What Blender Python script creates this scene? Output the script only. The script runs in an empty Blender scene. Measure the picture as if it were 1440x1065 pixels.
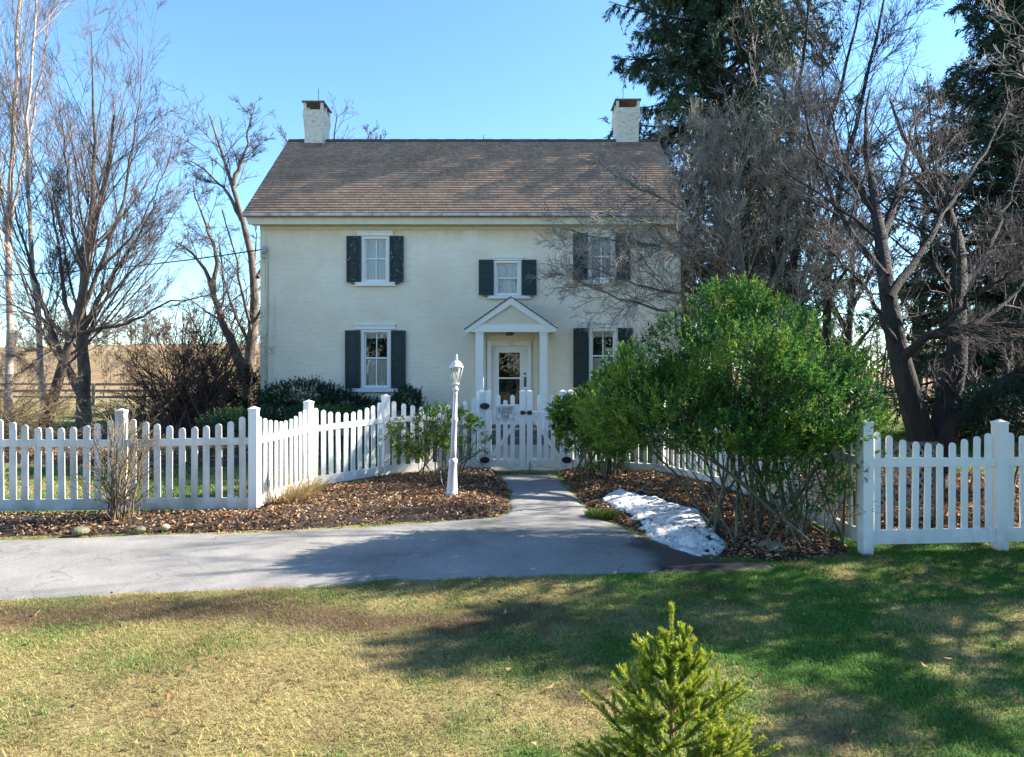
import bpy, math, random
import numpy as np
from mathutils import Vector
from mathutils.geometry import tessellate_polygon
R = math.radians
random.seed(7)
sc = bpy.context.scene
COL = sc.collection
F, HC, HY = 960.0, 1.85, 515.0          # focal length in photo pixels, eye height, horizon row
def P(px, py, d): return np.array([(px-720)/F*d, d, HC-(py-HY)/F*d])
def G(px, py):
    d = F*HC/(py-HY); return ((px-720)/F*d, d)
SUN_A, SUN_E = R(12), R(32)
# ---------------------------------------------------------------- materials
def nodes_of(m):
    m.use_nodes = True
    nt = m.node_tree
    return nt, nt.nodes['Principled BSDF']
def ramp(nt, stops, fac):
    r = nt.nodes.new('ShaderNodeValToRGB')
    e = r.color_ramp.elements
    while len(e) < len(stops): e.new(0.5)
    for i, (p, c) in enumerate(stops):
        e[i].position = p; e[i].color = (*c, 1) if len(c) == 3 else c
    nt.links.new(fac, r.inputs[0]); return r.outputs[0]
def noise(nt, vec, scale, detail=4, rough=.55):
    n = nt.nodes.new('ShaderNodeTexNoise'); n.inputs['Scale'].default_value = scale
    n.inputs['Detail'].default_value = detail; n.inputs['Roughness'].default_value = rough
    if vec is not None: nt.links.new(vec, n.inputs['Vector'])
    return n.outputs[0]
def coords(nt, scale=(1,1,1)):
    t = nt.nodes.new('ShaderNodeTexCoord'); mp = nt.nodes.new('ShaderNodeMapping')
    mp.inputs['Scale'].default_value = scale
    nt.links.new(t.outputs['Object'], mp.inputs[0]); return mp.outputs[0]
def mixc(nt, fac, a, b, mode='MIX'):
    m = nt.nodes.new('ShaderNodeMix'); m.data_type = 'RGBA'; m.blend_type = mode
    for s, v in ((m.inputs[0], fac), (m.inputs[6], a), (m.inputs[7], b)):
        if isinstance(v, (int, float)): s.default_value = v
        elif isinstance(v, tuple): s.default_value = (*v, 1)
        else: nt.links.new(v, s)
    return m.outputs[2]
def math_(nt, op, a, b=0.0, clamp=False):
    m = nt.nodes.new('ShaderNodeMath'); m.operation = op; m.use_clamp = clamp
    for s, v in ((m.inputs[0], a), (m.inputs[1], b)):
        if isinstance(v, (int, float)): s.default_value = v
        else: nt.links.new(v, s)
    return m.outputs[0]
def bump(nt, bsdf, h, strength, dist):
    b = nt.nodes.new('ShaderNodeBump'); b.inputs['Strength'].default_value = strength
    b.inputs['Distance'].default_value = dist
    nt.links.new(h, b.inputs['Height']); nt.links.new(b.outputs[0], bsdf.inputs['Normal'])
def mk(name, c1, c2, scale=8, rough=.7, bstr=.3, bdist=.01, stretch=(1,1,1), detail=5, metal=0, lo=.3, hi=.7, spec=.5):
    m = bpy.data.materials.new(name); nt, b = nodes_of(m)
    v = coords(nt, stretch); n = noise(nt, v, scale, detail)
    nt.links.new(ramp(nt, [(lo, c1), (hi, c2)], n), b.inputs['Base Color'])
    b.inputs['Roughness'].default_value = rough; b.inputs['Metallic'].default_value = metal
    b.inputs['Specular IOR Level'].default_value = spec
    if bstr: bump(nt, b, noise(nt, v, scale*3, 4), bstr, bdist)
    return m
def vcol(name, rough=.6, trans=0.0, spec=.3, fine=0, var=.35):
    """colour carried per leaf / blade by the mesh"""
    m = bpy.data.materials.new(name); nt, b = nodes_of(m)
    a = nt.nodes.new('ShaderNodeAttribute'); a.attribute_name = 'Col'
    c = a.outputs['Color']
    if fine:
        n = noise(nt, coords(nt), fine, 6, .7)
        c = mixc(nt, 1.0, c, ramp(nt, [(.25, (1-var,)*3), (.75, (1+var,)*3)], n), 'MULTIPLY')
        bump(nt, b, n, .6, .02)
    nt.links.new(c, b.inputs['Base Color'])
    b.inputs['Roughness'].default_value = rough; b.inputs['Specular IOR Level'].default_value = spec
    if trans:
        t = nt.nodes.new('ShaderNodeBsdfTranslucent'); nt.links.new(c, t.inputs['Color'])
        mx = nt.nodes.new('ShaderNodeMixShader'); mx.inputs[0].default_value = trans
        nt.links.new(b.outputs[0], mx.inputs[1]); nt.links.new(t.outputs[0], mx.inputs[2])
        nt.links.new(mx.outputs[0], nt.nodes['Material Output'].inputs[0])
    return m
# ---------------------------------------------------------------- objects
def tag(o, label=None, cat=None, group=None, kind=None):
    if label: o['label'] = label
    if cat: o['category'] = cat
    if group: o['group'] = group
    if kind: o['kind'] = kind
    return o
def thing(name, loc, label, cat, group=None):
    o = bpy.data.objects.new(name, None); COL.objects.link(o); o.location = loc
    o.empty_display_size = .2
    return tag(o, label, cat, group)
def origin(o):
    v = Vector((0,0,0))
    while o: v = v + o.location; o = o.parent
    return np.array(v)
def npmesh(name, V, tris=None, quads=None, mat=None, parent=None, col=None, smooth=False):
    V = np.asarray(V, dtype=np.float64)
    if parent is not None: V = V - origin(parent)
    me = bpy.data.meshes.new(name)
    me.vertices.add(len(V)); me.vertices.foreach_set('co', V.astype(np.float32).ravel())
    loops, starts, tot = [], [], 0
    for f, k in ((tris, 3), (quads, 4)):
        if f is None or not len(f): continue
        f = np.asarray(f, dtype=np.int32); loops.append(f.ravel())
        starts.append(tot + np.arange(len(f), dtype=np.int32)*k); tot += len(f)*k
    loops = np.concatenate(loops); starts = np.concatenate(starts).astype(np.int32)
    me.loops.add(len(loops)); me.loops.foreach_set('vertex_index', loops)
    me.polygons.add(len(starts)); me.polygons.foreach_set('loop_start', starts)
    if smooth: me.polygons.foreach_set('use_smooth', np.ones(len(starts), dtype=bool))
    me.update(calc_edges=True)
    if col is not None:
        a = me.attributes.new('Col', 'FLOAT_COLOR', 'POINT')
        c = np.ones((len(V), 4), dtype=np.float32); c[:, :3] = col; a.data.foreach_set('color', c.ravel())
    if mat: me.materials.append(mat)
    o = bpy.data.objects.new(name, me); COL.objects.link(o)
    if parent is not None: o.parent = parent
    return o
class MB:
    def __init__(s): s.v, s.f, s.sm = [], [], []
    def add(s, vs, fs, smooth=False):
        n = len(s.v); s.v += [tuple(map(float, v)) for v in vs]
        s.f += [tuple(i+n for i in f) for f in fs]; s.sm += [smooth]*len(fs); return s
    def box(s, x0, x1, y0, y1, z0, z1, bev=0.0):
        if bev:
            b = bev
            vs = [(x,y,z) for z, i in ((z0,b),(z0+b,0),(z1-b,0),(z1,b)) for x, y in
                  ((x0+i,y0+i),(x1-i,y0+i),(x1-i,y1-i),(x0+i,y1-i))]
            fs = [(3,2,1,0),(12,13,14,15)]
            for k in range(3):
                for j in range(4): fs.append((k*4+j, k*4+(j+1)%4, k*4+4+(j+1)%4, k*4+4+j))
            return s.add(vs, fs)
        return s.add([(x0,y0,z0),(x1,y0,z0),(x1,y1,z0),(x0,y1,z0),(x0,y0,z1),(x1,y0,z1),(x1,y1,z1),(x0,y1,z1)],
                     [(3,2,1,0),(4,5,6,7),(0,1,5,4),(1,2,6,5),(2,3,7,6),(3,0,4,7)])
    def prism(s, poly, e0, e1):
        """poly: list of 3-D points (one face); extruded along e1-e0 vectors"""
        n = len(poly); a = [np.array(p)+np.array(e0) for p in poly]; b = [np.array(p)+np.array(e1) for p in poly]
        return s.add(a+b, [tuple(range(n))[::-1], tuple(range(n, 2*n))]+[(i, (i+1)%n, n+(i+1)%n, n+i) for i in range(n)])
    def lathe(s, cx, cy, prof, k=16, smooth=True, flute=0.0):
        vs = []
        for r, z in prof:
            for i in range(k):
                rr = r*(1 - flute*(i % 2)); a = 2*math.pi*i/k
                vs.append((cx+rr*math.cos(a), cy+rr*math.sin(a), z))
        fs = [(j*k+i, j*k+(i+1)%k, (j+1)*k+(i+1)%k, (j+1)*k+i) for j in range(len(prof)-1) for i in range(k)]
        fs += [tuple(range(k))[::-1], tuple(range((len(prof)-1)*k, len(prof)*k))]
        return s.add(vs, fs, smooth)
    def tube(s, pts, r, k=8, smooth=True):
        pts = np.array(pts, float); rad = np.full(len(pts), r) if np.isscalar(r) else np.array(r)
        V, Q = tubes(pts[None], rad[None], k); n = len(s.v)
        s.v += [tuple(v) for v in V.tolist()]; s.f += [tuple(i+n for i in q) for q in Q.tolist()]; s.sm += [smooth]*len(Q)
        m = len(pts)
        s.f += [tuple(n+i for i in range(k))[::-1], tuple(n+(m-1)*k+i for i in range(k))]; s.sm += [False]*2
        return s
    def build(s, name, mat, parent=None):
        o = origin(parent) if parent is not None else np.zeros(3)
        me = bpy.data.meshes.new(name); me.from_pydata([tuple(np.array(v)-o) for v in s.v], [], s.f)
        me.polygons.foreach_set('use_smooth', s.sm); me.update()
        if mat: me.materials.append(mat)
        ob = bpy.data.objects.new(name, me); COL.objects.link(ob)
        if parent is not None: ob.parent = parent
        return ob
# ---------------------------------------------------------------- numpy geometry
def nrm(v): return v/np.maximum(np.linalg.norm(v, axis=-1, keepdims=True), 1e-9)
def tubes(pts, rad, k):
    n, m, _ = pts.shape
    T = np.empty_like(pts); T[:, 1:-1] = pts[:, 2:]-pts[:, :-2]; T[:, 0] = pts[:, 1]-pts[:, 0]; T[:, -1] = pts[:, -1]-pts[:, -2]
    T = nrm(T)
    ref = np.where(np.abs(T[:, :1, 2:3]) > .9, np.array([1., 0, 0]), np.array([0, 0, 1.]))
    U = nrm(np.cross(T, np.broadcast_to(ref, T.shape))); W = np.cross(T, U)
    a = np.arange(k)*2*math.pi/k
    V = pts[:, :, None] + rad[:, :, None, None]*(U[:, :, None]*np.cos(a)[:, None] + W[:, :, None]*np.sin(a)[:, None])
    idx = np.arange(n*m*k).reshape(n, m, k); r = np.roll(idx, -1, 2)
    Q = np.stack([idx[:, :-1], r[:, :-1], r[:, 1:], idx[:, 1:]], -1).reshape(-1, 4)
    return V.reshape(-1, 3), Q
def join(parts):
    V, Q, n = [], [], 0
    for v, q in parts: V.append(v); Q.append(q+n); n += len(v)
    return np.concatenate(V), np.concatenate(Q)
def extend(p, d, L, r0, r1, m, wob, trop, rng):
    n = len(p); pts = np.empty((n, m, 3)); pts[:, 0] = p; d = nrm(d.copy()); tr = np.asarray(trop)/(m-1)
    for i in range(1, m):
        d = nrm(d + rng.normal(size=(n, 3))*wob + tr); pts[:, i] = pts[:, i-1] + d*(L/(m-1))[:, None]
    t = np.linspace(0, 1, m); return pts, r0[:, None]*(1-t)+r1[:, None]*t
def kids(pts, rad, n, t0, t1, ang, ratio, rr, m, wob, trop, rng, rmin=.004, Lmin=.1, Lmax=9, rend=.28):
    N, M, _ = pts.shape
    ip = np.repeat(np.arange(N), n); t = rng.uniform(t0, t1, N*n)*(M-1.001)
    i0 = t.astype(int); f = (t-i0)[:, None]
    a, b = pts[ip, i0], pts[ip, i0+1]; pos = a*(1-f)+b*f
    rp = rad[ip, i0]*(1-f[:, 0])+rad[ip, i0+1]*f[:, 0]; T = nrm(b-a)
    perp = nrm(np.cross(T, rng.normal(size=T.shape)))
    an = R(ang)*rng.uniform(.6, 1.35, len(T))[:, None]
    d = T*np.cos(an)+perp*np.sin(an)
    PL = np.linalg.norm(np.diff(pts, axis=1), axis=2).sum(1)[ip]
    L = np.clip(PL*ratio*(1.05-.6*t/(M-1))*rng.uniform(.55, 1.25, len(T)), Lmin, Lmax)
    r0 = np.maximum(rp*rr, rmin); return extend(pos, d, L, r0, np.maximum(r0*rend, rmin*.7), m, wob, trop, rng)
def limb(pix, r0, r1, m=16, wob=.02, rng=None):
    A = np.array([p if isinstance(p, np.ndarray) else P(*p) for p in pix])
    s = np.concatenate([[0], np.cumsum(np.linalg.norm(np.diff(A, axis=0), axis=1))]); s /= s[-1]
    t = np.linspace(0, 1, m); B = np.stack([np.interp(t, s, A[:, i]) for i in range(3)], 1)
    for _ in range(2): B[1:-1] = (B[:-2]+2*B[1:-1]+B[2:])/4
    if rng is not None: B[1:] += rng.normal(size=(m-1, 3))*wob
    return B, r0*(1-t**.62)+r1*t**.62
def bare_tree(name, label, limbs, levels, mt, mc, seed, group=None, wob=.02, rmin=.004, cat='tree', split=1, tl=1.0, base=None):
    rng = np.random.default_rng(seed)
    L = [limb(px, a, b, 16, wob, rng) for px, a, b in limbs]
    pts = np.stack([l[0] for l in L]); rad = np.stack([l[1] for l in L])
    b = base if base is not None else pts[np.argmin(pts[:, 0, 2]), 0]
    t = thing(name, (b[0], b[1], min(b[2], 0.0)), label, cat, group)
    tr, cr = [tubes(pts, rad, 9)], []
    cp, crd = pts, rad
    for i, lv in enumerate(levels):
        n, t0, t1, ang, ratio, rr, m, w, tz = lv
        cp, crd = kids(cp, crd, n, t0, t1, ang, ratio, rr, m, w, (0, 0, tz), rng, rmin, (.5, .3, .16)[min(i, 2)]*tl)
        (tr if i < split else cr).append(tubes(cp, crd, 5 if i == 0 else 4 if i == 1 else 3))
    V, Q = join(tr); npmesh('trunk', V, None, Q, mt, t, smooth=True)
    V, Q = join(cr); npmesh('crown', V, None, Q, mc, t)
    return t
def leaves(base, axis, length, width, rng, fold=.25, curl=.0):
    n = len(base); ax = nrm(axis); side = nrm(np.cross(ax, rng.normal(size=ax.shape))); up = np.cross(side, ax)
    l, w = np.broadcast_to(length, n)[:, None], np.broadcast_to(width, n)[:, None]
    mid = base+ax*l*.45+up*w*fold
    V = np.stack([base, mid+side*w*.5, base+ax*l-up*l*curl, mid-side*w*.5], 1).reshape(-1, 3)
    i = np.arange(n)[:, None]*4
    T = np.concatenate([i+[0, 1, 2], i+[0, 2, 3]], 0); return V, T
def lerp(a, b, t): return np.asarray(a)*(1-t)+np.asarray(b)*t
_lat = np.random.default_rng(99).random((256, 256))
def vn(x, y, s, o=0):
    x, y = np.asarray(x)*s+o*17.3, np.asarray(y)*s+o*9.7
    i, j = np.floor(x).astype(int), np.floor(y).astype(int); f, g = x-i, y-j
    f, g = f*f*(3-2*f), g*g*(3-2*g); L = lambda a, b: _lat[a % 256, b % 256]
    return (L(i, j)*(1-f)+L(i+1, j)*f)*(1-g)+(L(i, j+1)*(1-f)+L(i+1, j+1)*f)*g
def fbm(x, y, s, o=0): return .5*vn(x, y, s, o)+.3*vn(x, y, s*2.3, o+1)+.2*vn(x, y, s*5.1, o+2)
def inside(poly, x, y):
    poly = np.asarray(poly); r = np.zeros(np.shape(x), bool); n = len(poly)
    for i in range(n):
        (x0, y0), (x1, y1) = poly[i], poly[(i+1) % n]
        if y0 == y1: continue
        r ^= ((y0 > y) != (y1 > y)) & (x < (x1-x0)*(y-y0)/(y1-y0)+x0)
    return r
def edist(poly, x, y):
    poly = np.asarray(poly, float); d = np.full(np.shape(x), 1e9)
    for i in range(len(poly)):
        a, b = poly[i], poly[(i+1) % len(poly)]; ab = b-a
        t = np.clip(((x-a[0])*ab[0]+(y-a[1])*ab[1])/max(ab@ab, 1e-9), 0, 1)
        d = np.minimum(d, np.hypot(x-a[0]-t*ab[0], y-a[1]-t*ab[1]))
    return d
def densify(poly, step, amp, seed):
    rng = np.random.default_rng(seed); out = []
    poly = np.asarray(poly, float)
    for i in range(len(poly)):
        a, b = poly[i], poly[(i+1) % len(poly)]; n = max(1, int(np.linalg.norm(b-a)/step))
        for k in range(n):
            p = a+(b-a)*k/n; q = (fbm(p[0], p[1], 1.7, seed)-.5)*2*amp+rng.normal()*amp*.25
            nn = np.array([-(b-a)[1], (b-a)[0]])/np.linalg.norm(b-a); out.append(p+nn*q)
    return np.array(out)
# ---------------------------------------------------------------- colours
M_wall = None
WHITE = (.80, .80, .78)
def white_paint(name, c=WHITE, dirt=(.42, .43, .36), amt=.62, rough=.45):
    return mk(name, dirt, c, 5, rough, .15, .004, (1, 1, .35), 8, lo=.22, hi=.22+amt*.35)
M_trim = white_paint('white_trim', (.82, .79, .73), (.62, .60, .53), .5)
M_vinyl = white_paint('white_vinyl', (.84, .81, .76), (.50, .50, .41), .4)
M_vinyl_old = white_paint('weathered_vinyl', (.74, .71, .66), (.34, .34, .28), 1.1)
for m_, k_ in ((M_vinyl, .55), (M_vinyl_old, .85)):
    nt_ = m_.node_tree; b_ = nt_.nodes['Principled BSDF']; src = b_.inputs['Base Color'].links[0].from_socket
    tc = nt_.nodes.new('ShaderNodeTexCoord'); sp = nt_.nodes.new('ShaderNodeSeparateXYZ'); nt_.links.new(tc.outputs['Object'], sp.inputs[0])
    lo_ = math_(nt_, 'MULTIPLY', math_(nt_, 'SUBTRACT', .42, sp.outputs[2]), 2.6, True)
    gr = math_(nt_, 'MULTIPLY', math_(nt_, 'MULTIPLY', lo_, ramp(nt_, [(.35, (0, 0, 0)), (.7, (1, 1, 1))], noise(nt_, tc.outputs['Object'], 6, 6, .65))), k_, True)
    nt_.links.new(mixc(nt_, gr, src, (.26, .25, .16)), b_.inputs['Base Color'])
M_cream = mk('cream_board', (.66, .58, .42), (.72, .65, .50), 6, .7, .15)
M_shut = mk('shutter_green', (.003, .018, .019), (.006, .027, .027), 14, .5, .15, .004)
M_shut_old = mk('flaked_shutter_green', (.004, .020, .021), (.26, .27, .26), 22, .6, .3, .004, (1, 1, .6), 8, lo=.60, hi=.68)
M_black = mk('black_iron', (.01, .01, .011), (.02, .02, .02), 20, .45, .2, .002)
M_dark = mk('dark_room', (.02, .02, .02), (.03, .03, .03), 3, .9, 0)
M_curtain = mk('curtain_cloth', (.70, .67, .60), (.90, .88, .83), 3, .9, .2, .01, (9, 1, .4))
M_stone = mk('step_stone', (.05, .05, .045), (.13, .125, .11), 6, .85, .6, .02)
M_conc = mk('pale_concrete', (.26, .235, .19), (.42, .385, .32), 4, .85, .3, .006)
M_metal = mk('galvanised_grey', (.30, .31, .32), (.45, .46, .47), 12, .4, .1, .002, metal=.5)
M_rust = mk('rusted_flashing', (.10, .06, .045), (.22, .14, .10), 9, .7, .2)
M_chim = mk('whitewashed_chimney', (.40, .36, .29), (.66, .60, .50), 7, .85, .5, .02, (1, 1, 1.6), 8, lo=.28, hi=.5)
M_barkD = mk('dark_bark', (.010, .008, .0065), (.040, .031, .025), 9, .95, 1, .03, (1, 1, .25), 8)
M_barkB = mk('pale_birch_bark', (.20, .14, .11), (.52, .43, .36), 7, .85, .4, .01, (1, 1, 2.2), 8)
M_twigB = mk('birch_twig', (.08, .056, .046), (.20, .145, .12), 5, .8, 0)
M_twigD = mk('dark_twig', (.035, .027, .023), (.085, .066, .056), 5, .85, 0)
M_twigG = mk('grey_twig', (.17, .138, .112), (.42, .355, .305), 4, .85, 0)
M_twigR = mk('red_brown_twig', (.06, .036, .026), (.16, .10, .07), 4, .85, 0)
M_stem = mk('olive_stem', (.06, .065, .035), (.19, .17, .10), 10, .8, .4, .01, (1, 1, .3))
M_leaf = vcol('evergreen_leaf', .5, .34, .3)
M_needle = vcol('conifer_needle', .55, .15, .3)
M_blade = vcol('grass_blade', .7, .25, .2)
M_dryleaf = vcol('dry_leaf', .75, .15, .2)
M_ground = vcol('ground_turf', .95, 0, .1, 34, .45)
M_mulch = mk('mulch_soil', (.018, .012, .009), (.075, .048, .032), 30, .95, 1, .03, detail=9)

def wall_material():
    m = bpy.data.materials.new('cream_stucco'); nt, b = nodes_of(m)
    v = coords(nt); vs = coords(nt, (1, 1, 4.2)); vv = coords(nt, (2.2, 1, .16))
    big = noise(nt, v, .8, 5, .6); mid = noise(nt, vs, 3.4, 6, .6); fine = noise(nt, v, 42, 4)
    c = ramp(nt, [(.3, (.78, .655, .485)), (.66, (.88, .775, .615))], big)
    c = mixc(nt, ramp(nt, [(.36, (.25, .25, .25)), (.5, (0, 0, 0))], mid), c, (.62, .54, .41))
    sep = nt.nodes.new('ShaderNodeSeparateXYZ'); t = nt.nodes.new('ShaderNodeTexCoord'); nt.links.new(t.outputs['Object'], sep.inputs[0])
    X, Z = sep.outputs[0], sep.outputs[2]
    # ochre water stain under the eaves, stronger towards the right
    s = math_(nt, 'MULTIPLY', math_(nt, 'SUBTRACT', Z, 5.05), 1.9, True)
    s = math_(nt, 'MULTIPLY', s, math_(nt, 'ADD', math_(nt, 'MULTIPLY', noise(nt, vv, 1.6, 5), 3.2), -1.0), True)
    c = mixc(nt, math_(nt, 'MULTIPLY', s, math_(nt, 'ADD', math_(nt, 'MULTIPLY', X, .09), .75, True)), c, (.66, .37, .12))
    # grey-green run marks down the left corner
    g = math_(nt, 'MULTIPLY', math_(nt, 'SUBTRACT', -4.85, X), 1.6, True)
    g = math_(nt, 'MULTIPLY', g, ramp(nt, [(.5, (0, 0, 0)), (.68, (1, 1, 1))], noise(nt, vv, 3.0, 6)))
    c = mixc(nt, math_(nt, 'MULTIPLY', g, .55), c, (.30, .26, .19))
    # wall colour greyer and darker towards the foot
    f = math_(nt, 'MULTIPLY', math_(nt, 'SUBTRACT', math_(nt, 'ADD', .55, math_(nt, 'MULTIPLY', mid, .8)), Z), 1.2, True)
    c = mixc(nt, math_(nt, 'MULTIPLY', f, .6), c, (.33, .31, .25))
    nt.links.new(c, b.inputs['Base Color']); b.inputs['Roughness'].default_value = .88
    h = math_(nt, 'ADD', math_(nt, 'MULTIPLY', mid, 1.0), math_(nt, 'MULTIPLY', fine, .16))
    bump(nt, b, h, .42, .03); return m
M_wall = wall_material()
def roof_material():
    m = bpy.data.materials.new('brown_shingle'); nt, b = nodes_of(m)
    t = nt.nodes.new('ShaderNodeTexCoord')
    br = nt.nodes.new('ShaderNodeTexBrick'); nt.links.new(t.outputs['UV'], br.inputs[0])
    br.inputs['Scale'].default_value = 1; br.inputs['Brick Width'].default_value = .17; br.inputs['Row Height'].default_value = 1
    br.inputs['Mortar Size'].default_value = .004; br.inputs['Bias'].default_value = 0
    br.inputs['Color1'].default_value = (.25, .168, .122, 1); br.inputs['Color2'].default_value = (.34, .232, .172, 1)
    br.inputs['Mortar'].default_value = (.18, .122, .090, 1)
    n = noise(nt, coords(nt), 1.3, 6, .65)
    c = mixc(nt, 1.0, br.outputs[0], ramp(nt, [(.3, (.8, .78, .8)), (.7, (1.2, 1.17, 1.12))], n), 'MULTIPLY')
    n2 = noise(nt, coords(nt), 60, 3)
    c = mixc(nt, 1.0, c, ramp(nt, [(.3, (.75,)*3), (.7, (1.25,)*3)], n2), 'MULTIPLY')
    nt.links.new(c, b.inputs['Base Color']); b.inputs['Roughness'].default_value = .9; b.inputs['Specular IOR Level'].default_value = .25
    bump(nt, b, n2, .5, .01); return m
M_roof = roof_material()
def asphalt_material():
    m = bpy.data.materials.new('old_asphalt'); nt, b = nodes_of(m); v = coords(nt)
    n = noise(nt, v, 1.1, 6, .6); g = noise(nt, v, 120, 2, .7)
    c = ramp(nt, [(.28, (.145, .135, .122)), (.5, (.225, .21, .19)), (.72, (.275, .257, .235))], n)
    c = mixc(nt, 1.0, c, ramp(nt, [(.25, (.55,)*3), (.75, (1.45,)*3)], g), 'MULTIPLY')
    vo = nt.nodes.new('ShaderNodeTexVoronoi'); vo.feature = 'DISTANCE_TO_EDGE'; vo.inputs['Scale'].default_value = .55
    wv = nt.nodes.new('ShaderNodeVectorMath'); wv.operation = 'ADD'
    nz = nt.nodes.new('ShaderNodeTexNoise'); nz.inputs['Scale'].default_value = 2.5; nt.links.new(v, nz.inputs['Vector'])
    nt.links.new(v, wv.inputs[0]); nt.links.new(nz.outputs['Color'], wv.inputs[1]); nt.links.new(wv.outputs[0], vo.inputs['Vector'])
    c = mixc(nt, ramp(nt, [(.0, (.5,)*3), (.008, (0, 0, 0))], vo.outputs[0]), c, (.06, .06, .06))
    # wet, silt-dark melt-water beside the snow
    sep = nt.nodes.new('ShaderNodeSeparateXYZ'); t = nt.nodes.new('ShaderNodeTexCoord'); nt.links.new(t.outputs['Object'], sep.inputs[0])
    w = math_(nt, 'ADD', math_(nt, 'SUBTRACT', sep.outputs[0], 1.15), math_(nt, 'MULTIPLY', math_(nt, 'SUBTRACT', noise(nt, v, 1.6, 4), .5), 1.2))
    w = math_(nt, 'MULTIPLY', w, 3.0, True)
    c = mixc(nt, w, c, (.016, .017, .02))
    nt.links.new(c, b.inputs['Base Color'])
    nt.links.new(ramp(nt, [(0, (.9,)*3), (1, (.45,)*3)], w), b.inputs['Roughness'])
    bump(nt, b, g, .5, .008); return m
M_asph = asphalt_material()
def glass_material(name, tint=.9, rough=.01):
    m = bpy.data.materials.new(name); nt, b = nodes_of(m); nt.nodes.remove(b)
    tr = nt.nodes.new('ShaderNodeBsdfTransparent'); tr.inputs[0].default_value = (tint, tint, tint, 1)
    gl = nt.nodes.new('ShaderNodeBsdfGlossy'); gl.inputs['Roughness'].default_value = rough
    fr = nt.nodes.new('ShaderNodeFresnel'); fr.inputs[0].default_value = 1.6
    nz = noise(nt, coords(nt), 2.2, 2); bp = nt.nodes.new('ShaderNodeBump'); bp.inputs['Strength'].default_value = .12; bp.inputs['Distance'].default_value = .02
    nt.links.new(nz, bp.inputs['Height']); nt.links.new(bp.outputs[0], gl.inputs['Normal'])
    mx = nt.nodes.new('ShaderNodeMixShader'); f2 = math_(nt, 'MULTIPLY', fr.outputs[0], 1.15, True)
    nt.links.new(f2, mx.inputs[0]); nt.links.new(tr.outputs[0], mx.inputs[1]); nt.links.new(gl.outputs[0], mx.inputs[2])
    nt.links.new(mx.outputs[0], nt.nodes['Material Output'].inputs[0]); return m
M_glass = glass_material('window_glass', .93)
M_lampglass = glass_material('lantern_glass', .93, .15)
for l_ in list(M_lampglass.node_tree.links):
    if l_.to_node.type == 'MIX_SHADER' and l_.to_socket.name == 'Fac': M_lampglass.node_tree.links.remove(l_)
[n for n in M_lampglass.node_tree.nodes if n.type == 'MIX_SHADER'][0].inputs[0].default_value = .22
def snow_material():
    m = bpy.data.materials.new('old_snow'); nt, b = nodes_of(m); v = coords(nt)
    n = noise(nt, v, 5, 7, .7); d = noise(nt, v, 26, 5, .7)
    c = ramp(nt, [(.35, (.46, .42, .39)), (.62, (.82, .79, .77))], n)
    c = mixc(nt, ramp(nt, [(.56, (0, 0, 0)), (.68, (1, 1, 1))], d), c, (.12, .09, .07))
    nt.links.new(c, b.inputs['Base Color']); b.inputs['Roughness'].default_value = .6
    bump(nt, b, n, .9, .05); return m
M_snow = snow_material()
# ---------------------------------------------------------------- ground plan
drive = [(-16, 4.45), G(0, 842), G(200, 834), G(400, 823), G(600, 813), G(750, 809), G(950, 804), G(1090, 801),
         G(1100, 792), G(1010, 785), G(955, 770), G(905, 752), G(862, 735), G(828, 716), G(806, 694), G(786, 668), G(700, 668),
         G(716, 690), G(717, 714), G(700, 727), G(560, 737), G(380, 748), G(200, 752), G(0, 758), (-16, 5.6)]
drive_d = densify(drive, .09, .055, 3)
bedL = [G(700, 727), G(718, 714), G(716, 690), G(698, 662), (-.6, 12.15), (-2.1, 11.35), (-3.0, 10.1), (-3.3, 8.6), (-5.0, 8.5), (-9, 8.35), (-12, 7.9), (-12, 6.5), G(0, 756), G(200, 750), G(380, 746), G(560, 734)]
bedR = [G(786, 664), G(806, 692), G(828, 714), G(862, 733), G(905, 750), G(955, 768), G(1010, 783), G(1100, 790), G(1170, 782), (3.4, 6.85), (3.6, 8.3), (3.4, 10), (2.75, 11.5), (1.1, 12.15)]
bedHouse = [(-7.2, 15.2), (-4.5, 14.6), (-2.2, 15.6), (-1.3, 16.5), (-1.3, 18), (-7.2, 18)]
bedShade = [(3.75, 7.15), (9, 7.3), (10, 9), (9.5, 11.2), (6, 12), (3.8, 11.5)]
bedYardL = [(-12, 13.5), (-6.4, 12.4), (-4.2, 12.8), (-3.6, 14.2), (-5.2, 15.2), (-7.4, 15.5), (-8, 20), (-13, 20)]
C_TAN, C_TAN2, C_GRN, C_GRN2, C_DIRT = (.39, .325, .125), (.24, .195, .08), (.115, .20, .03), (.04, .155, .028), (.09, .058, .034)
def greenness(x, y):
    R_ = np.clip((x+.9)/2.2, 0, 1)*(y < 8); g = (fbm(x, y, 1.5, 5)-.5)*(1.35+1.1*R_) + .31 + R_*.40 + .25*np.clip((4.2-y)/1.2, 0, 1)*0
    g = np.where((y > 8.6) & (y < 28), .62+(fbm(x, y, .8, 7)-.5)*1.5, g)
    far = np.clip((y-26)/10, 0, 1); return np.clip(g, 0, 1)*(1-far) + far*np.clip(.25+(fbm(x, y, .05, 8)-.5)*1.2-np.clip((y-45)/30, 0, .3), 0, 1)
def dirtness(x, y):
    cx = (x+2.0)/2.3; cy = (y-(5.02-.04*x)-.12*np.sin(x*2.1))/.22
    s = np.exp(-(cx**2)**2-cy**2)*1.35
    s2 = np.exp(-((x-1.62)/.16)**2-((y-5.72)/.11)**2)*1.2
    return np.clip((s+s2)*fbm(x, y, 5, 4)*2.6+np.clip(fbm(x, y, 3, 11)-.64, 0, 1)*3.5, 0, 1)
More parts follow.
